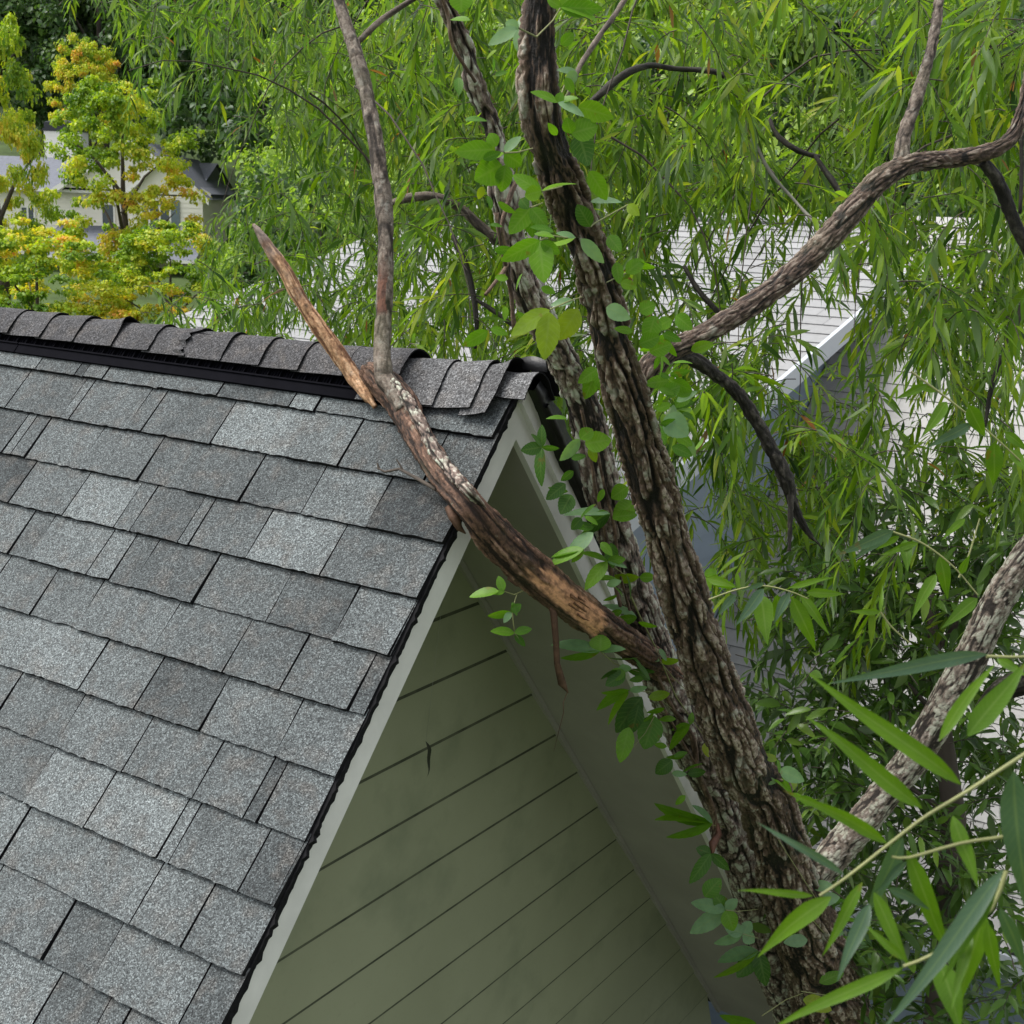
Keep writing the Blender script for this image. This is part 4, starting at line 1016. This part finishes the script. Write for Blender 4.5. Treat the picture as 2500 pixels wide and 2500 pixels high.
VL_MID = [
 (1459,901,1412,930,34,.5),(1459,901,1428,968,44,.5),(1459,901,1466,950,30,.5),(1416,1072,1367,1123,32,.85),(1416,1072,1447,1045,36,.5),(1428,1084,1492,1072,54,.55),(1440,1090,1455,1125,24,.6),
 (1323,1092,1297,1057,14,.05),(1323,1092,1323,1037,22,.08),(1323,1092,1272,1099,34,.05),(1323,1092,1323,1185,24,.1),(1323,1092,1365,1092,16,.05),(1381,1181,1334,1216,34,.03),(1396,1208,1369,1251,44,.08),(1400,1150,1370,1170,22,.1),(1395,1120,1430,1110,18,.2),
 (1532,1189,1493,1212,42,.5),(1548,1228,1497,1266,54,.55),(1490,1255,1416,1300,26,.1),(1490,1255,1377,1255,18,.85),(1490,1255,1440,1262,26,.5),(1420,1265,1395,1290,30,.1),
 (1622,1018,1680,1057,64,.82),(1600,1000,1640,985,24,.5),(1650,1060,1690,1085,30,.5),(1690,1000,1640,1005,16,.85),(1620,960,1660,940,40,.4),(1640,930,1690,950,36,.45),(1680,960,1650,990,36,.45),(1600,1040,1625,1080,34,.3),(1640,1090,1690,1110,30,.35),
 (1449,1300,1382,1362,36,.85),(1425,1340,1343,1375,20,.55),(1425,1340,1347,1358,22,.45),(1425,1340,1396,1372,20,.6),(1483,1371,1429,1437,36,.55),(1483,1371,1415,1343,18,.5),(1483,1371,1527,1362,26,.5),(1483,1371,1530,1385,14,.8),
 (1561,1409,1479,1406,26,.62),(1561,1409,1598,1409,26,.5),(1555,1508,1471,1475,18,.85),(1555,1508,1493,1514,26,.4),(1465,1590,1347,1573,20,.85),(1465,1590,1370,1601,20,.5),(1465,1590,1468,1548,56,.55),(1465,1590,1527,1581,18,.85),
 (1611,1614,1539,1611,30,.85),(1611,1614,1564,1597,18,.85),(1611,1614,1659,1611,18,.6),(1560,1605,1477,1603,14,.5),(1527,1642,1482,1651,32,.45),(1527,1642,1520,1620,36,.8),(1527,1642,1479,1673,36,.2),
 (1536,1685,1469,1685,16,.55),(1536,1685,1458,1726,28,.48),(1536,1685,1580,1677,18,.85),(1536,1690,1486,1763,18,.6),(1567,1701,1505,1778,56,.06),(1536,1775,1514,1858,44,.5),(1598,1747,1573,1828,64,.3),(1583,1704,1635,1691,26,.62),(1560,1720,1540,1790,40,.04),
 (1685,1769,1639,1781,16,.5),(1685,1769,1635,1828,22,.5),(1685,1769,1690,1738,16,.4),(1726,1812,1729,1846,28,.7),(1642,1856,1601,1887,38,.15),(1719,1402,1796,1432,26,.5),(1719,1402,1750,1395,24,.5),(1719,1410,1735,1440,22,.6),
 (1740,2010,1600,1959,24,.5),(1740,2010,1600,1996,18,.55),(1740,2010,1628,2038,24,.5),(1740,2010,1690,1965,20,.8),(1735,2084,1684,2152,34,.2),(1735,2084,1700,2070,30,.1),(1735,2084,1780,2120,26,.2),(1720,2190,1760,2140,44,.3),
 (1772,2222,1688,2203,36,.85),(1772,2222,1686,2275,44,.85),(1772,2222,1791,2268,44,.55),(1772,2222,1800,2192,28,.82),(1772,2222,1744,2180,38,.3),(1814,2280,1768,2257,36,.85),(1814,2280,1744,2299,28,.85),(1814,2280,1842,2299,34,.82),(1814,2280,1833,2247,30,.8),
 (1852,2322,1754,2341,38,.82),(1852,2322,1744,2380,24,.6),(1852,2322,1800,2385,48,.15),(1852,2322,1870,2403,44,.1),(1847,2499,1758,2476,26,.5),(1903,1879,1963,1903,38,.8),(2108,2285,2159,2275,24,.55),(2108,2285,2094,2315,26,.55),(2108,2285,2112,2252,18,.5),
 (2192,2364,2056,2378,36,.85),(2173,2373,2117,2436,44,.85),(1990,2200,2050,2185,34,.85),(2010,2260,2060,2275,34,.85),(2060,2440,2120,2410,50,.35),(2090,2470,2150,2480,40,.85),(2000,2400,2060,2370,30,.5),(1960,2440,2030,2460,40,.66),(2130,2400,2190,2440,50,.3)]
VL_SPRIG = [(1218,1443,1147,1454,26,.5),(1229,1443,1217,1406,24,.45),(1232,1443,1205,1450,14,.5),(1247,1494,1191,1503,20,.45),(1247,1494,1272,1474,24,.3),(1247,1494,1230,1520,18,.85),(1256,1545,1198,1541,24,.45),(1256,1545,1298,1531,22,.35),(1256,1550,1282,1575,18,.15),(1250,1470,1262,1500,14,.3)]
def vine_leaves(lst, depth_fn, name, parent, mat):
    B, D, N, L, W_, T_ = [], [], [], [], [], []
    for (a, b, c, d, w, t) in lst:
        dp = depth_fn(a, b) + rng.uniform(-.02, .02)
        q = one_leaf(a, b, c, d, w, dp, rng.choice([-1, 1]), rng.uniform(-.02, .02))
        B.append(q[0]); D.append(q[1]); N.append(nrm(q[2] + rng.normal(size=3) * .12)); L.append(q[3] * 1.02); W_.append(q[4]); T_.append(min(.98, max(0, t + rng.normal() * .025)))
    lv = Leaves(); lv.add(leaf_batch(np.array(B), np.array(D), np.array(N), np.array(L), np.array(W_), rng.uniform(0, .10, len(B)), ST_OVATE, fold=.16, tint=np.array(T_)))
    return lv.build(name, mat, parent)
def extra(n, line, sx, sy, tones, size, up=.3):
    """smaller leaves that fill the vine between the measured ones"""
    out = []
    for _ in range(n):
        i = rng.integers(0, len(line) - 1); t = rng.random(); a = np.array(line[i]) * (1 - t) + np.array(line[i + 1]) * t
        x, y = a + rng.normal(size=2) * np.array([sx, sy]); an = rng.uniform(-.5, 3.6); l = rng.uniform(.6, 1.2) * size
        out.append((x, y, x + l * math.cos(an), y + l * math.sin(an), l * rng.uniform(.15, .6), float(rng.choice(tones))))
    return out
VL_MID += extra(34, [(1400, 1000), (1440, 1200), (1500, 1420), (1560, 1640), (1640, 1800), (1700, 1960)], 22, 30, [.08, .2, .4, .5, .5, .85], 52)
VL_MID += extra(30, [(1600, 840), (1640, 960), (1680, 1100)], 34, 30, [.3, .45, .5, .55, .85], 50)
VL_MID += extra(26, [(1990, 2180), (2060, 2300), (2130, 2460)], 45, 50, [.2, .4, .5, .85], 50)
VL_MID += extra(12, [(1900, 1860), (1960, 1960)], 25, 25, [.4, .5, .7], 46)
VL_TOP += extra(22, [(1150, 60), (1190, 300), (1250, 560), (1320, 780)], 40, 40, [.3, .5, .5, .6], 50)
VT = empty('creeper_vine', onR(1400, 600, .5), 'broad leaved creeper climbing the upper front trunk above the ridge', 'vine')
vine_leaves(VL_TOP, lambda x, y: dep(onR(x, y, .50)) if x > 1300 else dep(onR(x, y, .30)), 'leaves', VT, M['vine'])
VM = empty('creeper_vine', onR(1560, 1600, .24), 'five leaved creeper hanging along the rear stem beside the gable soffit', 'vine')
vine_leaves(VL_MID, lambda x, y: dep(onR(x, y, .50)) if (x > 1600 and y < 1120) or x > 1880 else dep(onR(x, y, .24 if y < 1900 else .34)), 'leaves', VM, M['vine'])
VS = empty('creeper_sprig', onR(1240, 1480, .16), 'small sprig of leaves dangling below the broken limb', 'vine')
vine_leaves(VL_SPRIG, lambda x, y: dep(onR(x, y, .17)), 'leaves', VS, M['vine'])
tv = Twigs(); tv.add([onR(1275, 1443, .15), onR(1255, 1452, .165), onR(1229, 1443, .17)], (.0018, .0012), 5); tv.add([onR(1262, 1450, .16), onR(1250, 1490, .17), onR(1256, 1545, .17), onR(1278, 1575, .17)], (.0016, .0008), 5); tv.build('stem', M['twig'], VS)
tv = Twigs()
for pts, off, r0 in (([(1465, 1590), (1500, 1620), (1560, 1640)], .22, .0018), ([(1611, 1614), (1640, 1650), (1680, 1690)], .26, .0016), ([(1536, 1685), (1590, 1690), (1640, 1730)], .22, .0018), ([(1540, 1455), (1560, 1500), (1600, 1580), (1650, 1700), (1720, 1800)], .235, .0028), ([(1483, 1371), (1520, 1400), (1560, 1409)], .22, .0016),
                     ([(1740, 2010), (1690, 2005), (1770, 2020)], .3, .0018), ([(1772, 2222), (1800, 2225), (1850, 2220)], .38, .0016), ([(1814, 2280), (1850, 2290)], .4, .0014), ([(1852, 2322), (1880, 2320)], .4, .0014), ([(1860, 2480), (1920, 2440), (1960, 2425)], .5, .0018), ([(1955, 2420), (2080, 2440), (2180, 2470)], .55, .0018), ([(1598, 1747), (1575, 1790), (1540, 1830)], .24, .0014), ([(1900, 2050), (1996, 2200), (2000, 2260)], .52, .0016), ([(1970, 2230), (2040, 2310), (2060, 2360)], .52, .0016)):
    tv = Twigs(); tv.add([onR(x, y, off) for x, y in pts], (r0, r0 * .6), 5); tv.build('stem', M['twig'], VM)
tv = Twigs()
for pts in ([(1231, 373), (1262, 372), (1300, 362)], [(1322, 467), (1345, 462), (1372, 455)], [(1296, 507), (1325, 495)], [(1318, 587), (1345, 575), (1380, 580), (1405, 580)], [(1441, 554), (1452, 545), (1532, 500)], [(1267, 69), (1310, 90), (1350, 50), (1369, 18)], [(1342, 756), (1390, 735), (1420, 725)], [(1362, 250), (1372, 225), (1385, 190)], [(1409, 178), (1395, 210), (1372, 250)], [(1528, 667), (1500, 680), (1480, 690)]):
    tv = Twigs(); tv.add([onR(x, y, .49) for x, y in pts], (.0018, .0012), 5); tv.build('stem', M['twig'], VT)
# woody climbing stems hugging the rear stem
for pts in ([(1185, 720, 10), (1240, 640, 12), (1225, 560, 12), (1245, 480, 13), (1262, 440, 12)], [(1255, 800, 11), (1245, 700, 12), (1220, 580, 11), (1212, 520, 12)], [(1160, 200, 9), (1105, 110, 10), (1092, 30, 10), (1062, -40, 10)],
            [(1515, 1480, 9), (1490, 1380, 10), (1478, 1300, 10), (1455, 1200, 9), (1440, 1100, 9), (1420, 1000, 9)], [(1540, 1500, 8), (1512, 1390, 9), (1500, 1290, 9), (1470, 1160, 8), (1450, 1060, 8)], [(1700, 1880, 15), (1690, 1800, 15), (1640, 1725, 14), (1600, 1640, 11), (1560, 1560, 9)], [(1745, 2060, 16), (1740, 1980, 17), (1700, 1880, 15)], [(1605, 1700, 7), (1660, 1800, 7), (1700, 1870, 7)]):
    P = [onR(x, y, .205) for x, y, w in pts]; R_ = [w / 2 * dep(p) / FPX for p, (x, y, w) in zip(P, pts)]
    bark_tube('climbing_stem', P, R_, M['vine_stem'], VM if pts[0][1] > 1000 else VT, ds=.012, n=14, cell=.01, depth=.0012, rough=.001, seed=int(pts[0][0]), wob=.2)
r_ = MB(); prev = None
strip('withered_leaf', [onR(1752, 2010, .32), onR(1755, 2035, .33), onR(1740, 2060, .34), onR(1738, 2095, .335)], [.004, .011, .013, .002], plain('withered_leaf', (.10, .042, .024), .7, .4, 50), VM)

# ------------------------------------------------------------------ near willow twigs in front of the trunk
FX = lambda x: 1600 + x * .46584
def near_twig(name, label, leaves, stems, d, srad=.0016):
    root = empty(name, at(FX(leaves[0][0]), FX(leaves[0][1]), d), label, 'twig')
    B, D, N, L, W_, T_, Dr = [], [], [], [], [], [], []
    for (a, b, c, e, w, t) in leaves:
        dd = rng.uniform(-.03, .03); d1 = d + rng.uniform(-.02, .02)
        q = one_leaf(FX(a), FX(b), FX(c), FX(e), w * .46584, d1, rng.choice([-1, 1]), dd, real=.095)
        B.append(q[0]); D.append(nrm(q[1] + ZZ * .04)); N.append(q[2]); L.append(q[3]); W_.append(q[4]); T_.append(t); Dr.append(rng.uniform(.02, .12))
    lv = Leaves(); lv.add(leaf_batch(np.array(B), np.array(D), np.array(N), np.array(L), np.array(W_), np.array(Dr), ST_BLADE, fold=.34, tint=np.array(T_), wave=.011))
    lv.build('leaves', M['willow_near'], root)
    tg_ = Twigs()
    for st in stems:
        P, r = catmull([at(FX(x), FX(y), d) for x, y in st], [1] * len(st), .01); tg_.add(P, (srad, srad * .65), 8)
    tg_.build('stem', M['twig'], root)
    return root
gb, gl = .8, .18                                        # light put into leaf tone: bright glows through, grey green reflects sky
near_twig('willow_twig', 'near willow twig with long blades crossing in front of the trunk base, lower right', [
 (1600,690,770,40,100,gb),(1400,800,760,300,95,.75),(1215,980,660,700,70,gb),(990,1160,520,825,46,.02),(830,1260,420,1215,40,gb),(920,1260,545,1540,100,.85),(1090,1190,880,1560,64,.7),(1300,950,1120,1330,90,.12),(1140,1240,1330,1620,78,.75),(1320,1080,1160,1240,44,.1),(1220,1220,1440,1320,54,.15),
 (1310,1020,1560,1600,100,.7),(1560,840,1690,1200,84,.72),(1480,450,1790,0,70,.85),(1640,430,1960,0,120,.6),(1880,600,1935,1350,160,.14),(1490,1600,1600,1960,130,.58),(1720,1330,1600,1800,110,.8),(1740,1400,1800,1720,74,.75),(1810,1320,1940,1640,80,.3),(1120,1300,960,1690,80,.1)],
 [[(2100, 420), (1932, 520), (1630, 715), (1430, 835), (1300, 930), (1000, 1165), (860, 1260)], [(2100, 900), (1830, 950), (1600, 985), (1330, 1060), (1240, 1055)]], 1.0)
near_twig('willow_twig', 'near willow twig with one long grey green blade at the bottom right corner', [
 (1835,1130,1190,1950,100,.12),(1300,1630,600,1935,72,.78),(1780,1250,1500,1700,60,.55),(1300,1600,1100,1400,50,.75),(1650,1420,1560,1840,60,.7)],
 [[(1840, 1130), (1760, 1330), (1600, 1450), (1450, 1570), (1300, 1630)]], .92)
near_twig('willow_twig', 'near twig whose single pale blade arches over the lichened branch', [(1745 + 0, 0 + 4, 900, 100, 78, .0), (1790, 20, 1960, 110, 50, .7)], [[(1735, 5), (1932, 8), (2200, -20)]], 1.25)
C6 = lambda L: [(a, b - 1717.3, c, d - 1717.3, w, t) for a, b, c, d, w, t in L]   # measured on the crop 800 px higher
near_twig('willow_twig', 'willow twig with drooping light green blades just right of the trunk', C6([
 (570,1370,420,1560,60,.1),(550,1400,590,1650,105,.75),(700,1390,620,1545,52,.1),(720,1410,835,1690,88,.78),(760,1400,912,1605,52,.75),(790,1390,995,1390,50,.85),(700,1360,952,1300,34,.8),(570,1340,450,1375,26,.2),(420,1395,330,1510,44,.15),(270,1310,425,1360,46,.8),(640,1400,640,1560,60,.7)]),
 [[(280, 1425 - 1717), (420, 1375 - 1717), (560, 1352 - 1717), (700, 1380 - 1717), (800, 1420 - 1717)]], 2.2, .0016)
near_twig('willow_twig', 'slanting yellowish willow twig with holed blades before the lower pale roof', C6([
 (1530,390,1395,575,64,.7),(1660,500,1420,640,58,.12),(1640,405,1725,570,84,.6),(1780,600,1770,825,92,.6),(1830,550,1960,640,50,.62),(1480,330,1330,300,40,.7),(1430,300,1260,370,44,.7),(1860,640,1960,760,60,.7)]),
 [[(1340, 230 - 1717), (1530, 370 - 1717), (1740, 540 - 1717), (1960, 740 - 1717)]], 2.2, .0019)
near_twig('willow_twig', 'willow twig with orange blotched blades left of the lichened branch', C6([
 (1250,1070,950,1175,66,.3),(1280,1090,1160,1165,34,.7),(1240,1075,1040,1210,54,.2),(1310,1110,1320,1275,64,.58),(1490,1200,1535,1405,74,.62),(1470,1290,1345,1510,62,.7),(1380,1130,1180,1180,40,.75),(1600,1290,1650,1180,40,.7),(1620,1000,1500,1115,40,.75),(1690,1420,1500,1560,70,.6),(1180,1490,1010,1490,34,.9),(1180,1490,1190,1340,22,.9)]),
 [[(1240, 1068 - 1717), (1400, 1130 - 1717), (1560, 1250 - 1717), (1690, 1400 - 1717)], [(1590, 1310 - 1717), (1640, 1200 - 1717), (1700, 1000 - 1717)], [(1180, 1490 - 1717), (1240, 1570 - 1717), (1330, 1650 - 1717)]], 2.2, .0018)

# ------------------------------------------------------------------ dark glossy leaved tree between the trunk and the lower roof
DARK = {9: {16: 3, 17: 5, 18: 7, 19: 7}, 10: {15: 2, 16: 5, 17: 8, 18: 8, 19: 7}, 11: {15: 4, 16: 8, 17: 9, 18: 8, 19: 7}, 12: {15: 3, 16: 8, 17: 8, 18: 7, 19: 6}, 13: {14: 1, 15: 5, 16: 8, 17: 7, 18: 6, 19: 6}, 14: {15: 6, 16: 7, 17: 7, 18: 6, 19: 5},
        15: {15: 5, 16: 6, 17: 6, 18: 7, 19: 7}, 16: {16: 6, 17: 5, 18: 5, 19: 5}, 17: {15: 4, 16: 6, 17: 4, 18: 4, 19: 4}, 18: {16: 6, 17: 6, 18: 3, 19: 3}, 19: {16: 6, 17: 6, 18: 5, 19: 3}}
tb = at(2350, 1900, 5.3)
DT = empty('evergreen_tree', (tb[0], tb[1], 0), 'dark glossy leaved evergreen rising between the trunk and the lower pale roof', 'tree')
lv, tg_ = Leaves(), Twigs(); ac = new_acc()
for r, cs in DARK.items():
    for c, v in cs.items():
        for _ in range(rng.poisson(v * 1.9)):
            d = rng.uniform(4.7, 5.9); p = at((c + rng.random()) * 125, (r + rng.random()) * 125, d); ln = rng.uniform(.22, .42)
            d_0 = nrm(rng.normal(size=3) * np.array([1, 1, .3]) + np.array([0, 0, .35])); spray(p - d_0 * ln * .5, d_0, ln, .082, tg_, ac, droop=.8, step=.022, wfac=.30, spread=.9)
flush(ac, lv, ST_MID); lv.build('crown', M['evergreen'], DT); tg_.build('twigs', M['twig_dark'], DT)
m_ = MB(); m_.tube([(tb[0], tb[1], -.2), (tb[0] + .05, tb[1], 2.2), tuple(at(2330, 2000, 5.0)), tuple(at(2290, 1700, 5.0)), tuple(at(2270, 1450, 5.0))], [.07, .06, .045, .03, .015], 10); m_.build('trunk', M['forest_trunk'], DT, True)
tg2 = Twigs()
for pts in ([(2290, 1750), (2150, 1600), (2020, 1560)], [(2280, 1600), (2400, 1430), (2480, 1380)], [(2330, 2000), (2150, 1870), (2000, 1800)], [(2100, 1500), (2160, 1650), (2180, 1800)]): tg2.add([at(x, y, 5.0) for x, y in pts], (.012, .005), 6)
tg2.build('branches', M['twig_dark'], DT)

# ------------------------------------------------------------------ small hanging dead leaf before the siding
hp = onR(1040, 1808, OV + .10); hq = onR(1041, 1898, OV + .10)
HL = empty('dead_leaf', tuple(hp), 'curled dead leaf hanging on a thread in front of the olive siding', 'leaf')
lv = Leaves(); lv.add(leaf_batch(np.array([hp]), np.array([hq - hp]), np.array([nrm(C0 - hp) + GG * .8]), [np.linalg.norm(hq - hp)], [.022], [0.0], ST_BLADE, fold=.6, wave=.03)); lv.build('blade', M['deadleaf'], HL)
m_ = MB(); m_.tube([hp, onR(1060, 1640, OV + .2), onR(1085, 1420, OV + .3)], [.0004, .0004, .0004], 4); m_.build('thread', M['thread'], HL)

# ------------------------------------------------------------------ trees up the slope: woodland, autumn maples
def crown_mesh(name, seed, rx, rz, nclump, per, size, cl_r, flat=.75, leafw=.7):
    g_ = np.random.default_rng(seed)
    th_ = g_.uniform(0, 2 * np.pi, nclump); u_ = g_.uniform(-.75, 1, nclump); rr = g_.uniform(.45, 1.0, nclump) ** .6
    wv = .75 + .5 * vnoise(np.stack([np.cos(th_) * 1.7 + 5, np.sin(th_) * 1.7 + 5, u_ * 1.7 + seed], 1), seed)
    cx = rx * wv * rr * np.sqrt(1 - u_ ** 2 * .8) * np.cos(th_); cy = rx * wv * rr * np.sqrt(1 - u_ ** 2 * .8) * np.sin(th_); cz = rz * u_ * wv
    B = []; N = []; T_ = []
    for i in range(nclump):
        k = g_.poisson(per); q = g_.normal(size=(k, 3)); q = q / np.linalg.norm(q, axis=1, keepdims=True) * (g_.random((k, 1)) ** .45)
        r1 = cl_r * g_.uniform(.6, 1.3)
        c = np.array([cx[i], cy[i], cz[i]])
        B.append(c + q * r1 * np.array([1, 1, flat])); N.append(nrm(q * .7 + np.array([0, 0, .9]) + g_.normal(size=(k, 3)) * .45))
        T_.append(np.clip(g_.normal(.5, .16) + g_.normal(size=k) * .14, 0, 1))
    B, N, T_ = np.vstack(B), np.vstack(N), np.concatenate(T_)
    D = np.cross(N, g_.normal(size=N.shape)); L = size * g_.uniform(.7, 1.35, len(B))
    return B, nrm(D + np.array([0, 0, -.25])), N, L, L * leafw, T_
MESHES = {}
def tree_at(x, y, h, rx, kind, label, cat='tree', group=None, rot=0.0, name='tree', seed=1):
    key = (kind, seed); z = float(ground_z(np.array([x]), np.array([y]))[0])
    root = empty(name, (x, y, z), label, cat, group)
    if key not in MESHES:
        if kind == 'maple': a = crown_mesh('c', seed, 1.0, 1.1, 230, 95, .040, .15, .40, .9)
        elif kind == 'light': a = crown_mesh('c', seed, 1.0, 1.0, 110, 120, .055, .22, .7)
        else: a = crown_mesh('c', seed, 1.0, 1.0, 120, 120, .060, .21, .8)
        lv = Leaves()
        t_ = a[5]
        if kind == 'maple':
            f = fbm(a[0] * 1.3 + 7, 2, seed); side = a[0][:, 0] * .12
            t_ = np.clip(.15 + .48 * sst(.36, .74, f + side * .8) + (t_ - .5) * .7, 0, 1)
        lv.add(leaf_batch(a[0], a[1], a[2], a[3], a[4], np.full(len(a[0]), .1), ST_FAR, tint=t_))
        o = lv.build('crown', M[{'maple': 'maple', 'light': 'forest_light', 'dark': 'forest'}[kind]], None)
        MESHES[key] = o.data
    else:
        o = bpy.data.objects.new('crown', MESHES[key]); COL.objects.link(o)
    rz = h * .40
    o.parent = root; o.location = (0, 0, h - rz * 1.0); o.scale = (rx, rx, rz); o.rotation_euler = (0, 0, rot)
    m_ = MB(); r0 = h * .018
    m_.tube([(0, 0, -.3), (.02 * h, .01 * h, h * .3), (0, .02 * h, h * .6), (.01 * h, 0, h * .88)], [r0 * 1.3, r0, r0 * .6, r0 * .2], 8)
    for k in range(5):
        an = k * 2.4 + rot; m_.tube([(0, 0, h * (.3 + .08 * k)), (math.cos(an) * rx * .4, math.sin(an) * rx * .4, h * (.45 + .08 * k)), (math.cos(an) * rx * .75, math.sin(an) * rx * .75, h * (.55 + .07 * k))], [r0 * .5, r0 * .3, r0 * .1], 5)
    t = m_.build('trunk', M['forest_trunk'], None, True); t.parent = root
    return root
def px_tree(px, py_top, d, rx, kind, label, **kw):
    p = at(px, py_top, d); z = float(ground_z(np.array([p[0]]), np.array([p[1]]))[0])
    return tree_at(p[0], p[1], p[2] - z, rx, kind, label, **kw)
px_tree(290, 235, 43, 2.3, 'maple', 'orange tinged maple standing in front of the cream house gable', name='maple_tree', rot=0, seed=41)
px_tree(-40, 90, 36, 1.6, 'maple', 'yellow green maple at the left edge left of the cream house chimney', name='maple_tree', rot=2.0, seed=42)
px_tree(205, 120, 66, 1.9, 'maple', 'tall slim yellow maple rising behind the cream house chimney', name='maple_tree', rot=4.2, seed=42)
px_tree(80, 570, 33, 2.1, 'maple', 'low bushy yellow green maple just over the left ridge caps', name='maple_tree', rot=1.1, seed=43)
px_tree(410, 575, 35, 1.8, 'maple', 'small orange maple sapling over the ridge right of the tall maples', name='maple_tree', rot=5.2, seed=41)
px_tree(640, 600, 30, 1.15, 'light', 'bright yellow green shrub beyond the left end of the pale roof', name='shrub', rot=1, seed=51, cat='shrub')
far = [(-60, -330, 74, 5.5, 'dark', 'dark oak behind the left maple at the picture edge'), (80, -260, 80, 5.5, 'dark', 'dark oak behind the chimney, tallest on the left'), (230, -150, 72, 4.6, 'dark', 'dark green tree behind the cream house gables'), (400, -200, 76, 5.0, 'dark', 'dark green tree right of the gables behind willow leaves'),
       (740, 120, 64, 3.2, 'light', 'fresh green tree up the slope between the cream house and the upright shoot'), (620, -130, 62, 5.0, 'dark', 'dark tree behind the fresh green one'), (830, 250, 40, 2.8, 'light', 'light green tree behind the upright shoot'), (800, -200, 55, 5.0, 'dark', 'dark tree behind the upright shoot top'),
       (950, 50, 42, 4.0, 'light', 'light green tree between shoot and rear stem'), (1080, -240, 60, 5.5, 'dark', 'tall dark tree behind the rear stem'), (1230, 100, 40, 3.6, 'light', 'light green tree behind the front trunk'), (1400, -250, 52, 5.0, 'light', 'tall light green tree right of the trunk top'),
       (1560, 60, 36, 3.2, 'dark', 'mid green tree over the pale roof ridge'), (1700, -260, 44, 4.6, 'light', 'pale tall tree filling the gap in the willow'), (1830, 90, 34, 3.2, 'light', 'light tree just over the ridge of the pale roof'), (1980, -260, 46, 4.8, 'light', 'tall light tree behind the right branch'),
       (2130, 40, 34, 3.4, 'dark', 'dark tree behind the forked branch'), (2300, -220, 40, 4.6, 'light', 'tall light tree at upper right'), (2460, 20, 32, 3.6, 'dark', 'dark tree at the right edge over the lower roof'), (2650, -240, 40, 4.8, 'light', 'light tree past the right edge'),
       (300, -450, 105, 9, 'dark', 'distant wide dark tree on the hill left'), (-20, -480, 100, 8, 'dark', 'distant wide dark tree at the far left hilltop'), (700, -480, 100, 9, 'dark', 'distant wide dark tree on the hill centre left'), (1150, -520, 95, 9, 'dark', 'distant wide dark tree on the hill centre'), (1600, -520, 90, 8.5, 'light', 'distant wide light tree on the hill centre right'), (2050, -520, 88, 8.5, 'light', 'distant wide light tree on the hill right'), (2500, -480, 85, 8.5, 'dark', 'distant wide dark tree at the far right hilltop'),
       (700, 430, 34, 1.7, 'light', 'low light tree between the bare splinter tip and the shoot'), (780, 420, 30, 2.3, 'dark', 'low dark tree beside the upright shoot'), (1000, 400, 27, 2.3, 'light', 'low light tree over the far end of the pale roof'), (1250, 380, 26, 2.3, 'dark', 'low dark tree over the ridge behind the trunk'), (1500, 380, 25, 2.2, 'light', 'low light tree over the ridge right of the trunk'), (1750, 400, 24, 2.0, 'dark', 'low dark tree over the ridge centre'), (2000, 410, 23, 2.0, 'light', 'low light tree over the ridge near its right end'), (2250, 420, 22, 2.0, 'dark', 'low dark tree behind the rake top'), (2450, 430, 22, 2.2, 'light', 'low light tree over the lower roof')]
for i, (px, py, d, rx, kind, lab) in enumerate(far):
    px_tree(px, py, d, rx, kind, lab, name='woodland_tree', group='trees on the slope behind the houses', rot=i * 1.7, seed=(61, 62)[i % 2] if kind == 'dark' else (71, 72)[i % 2])
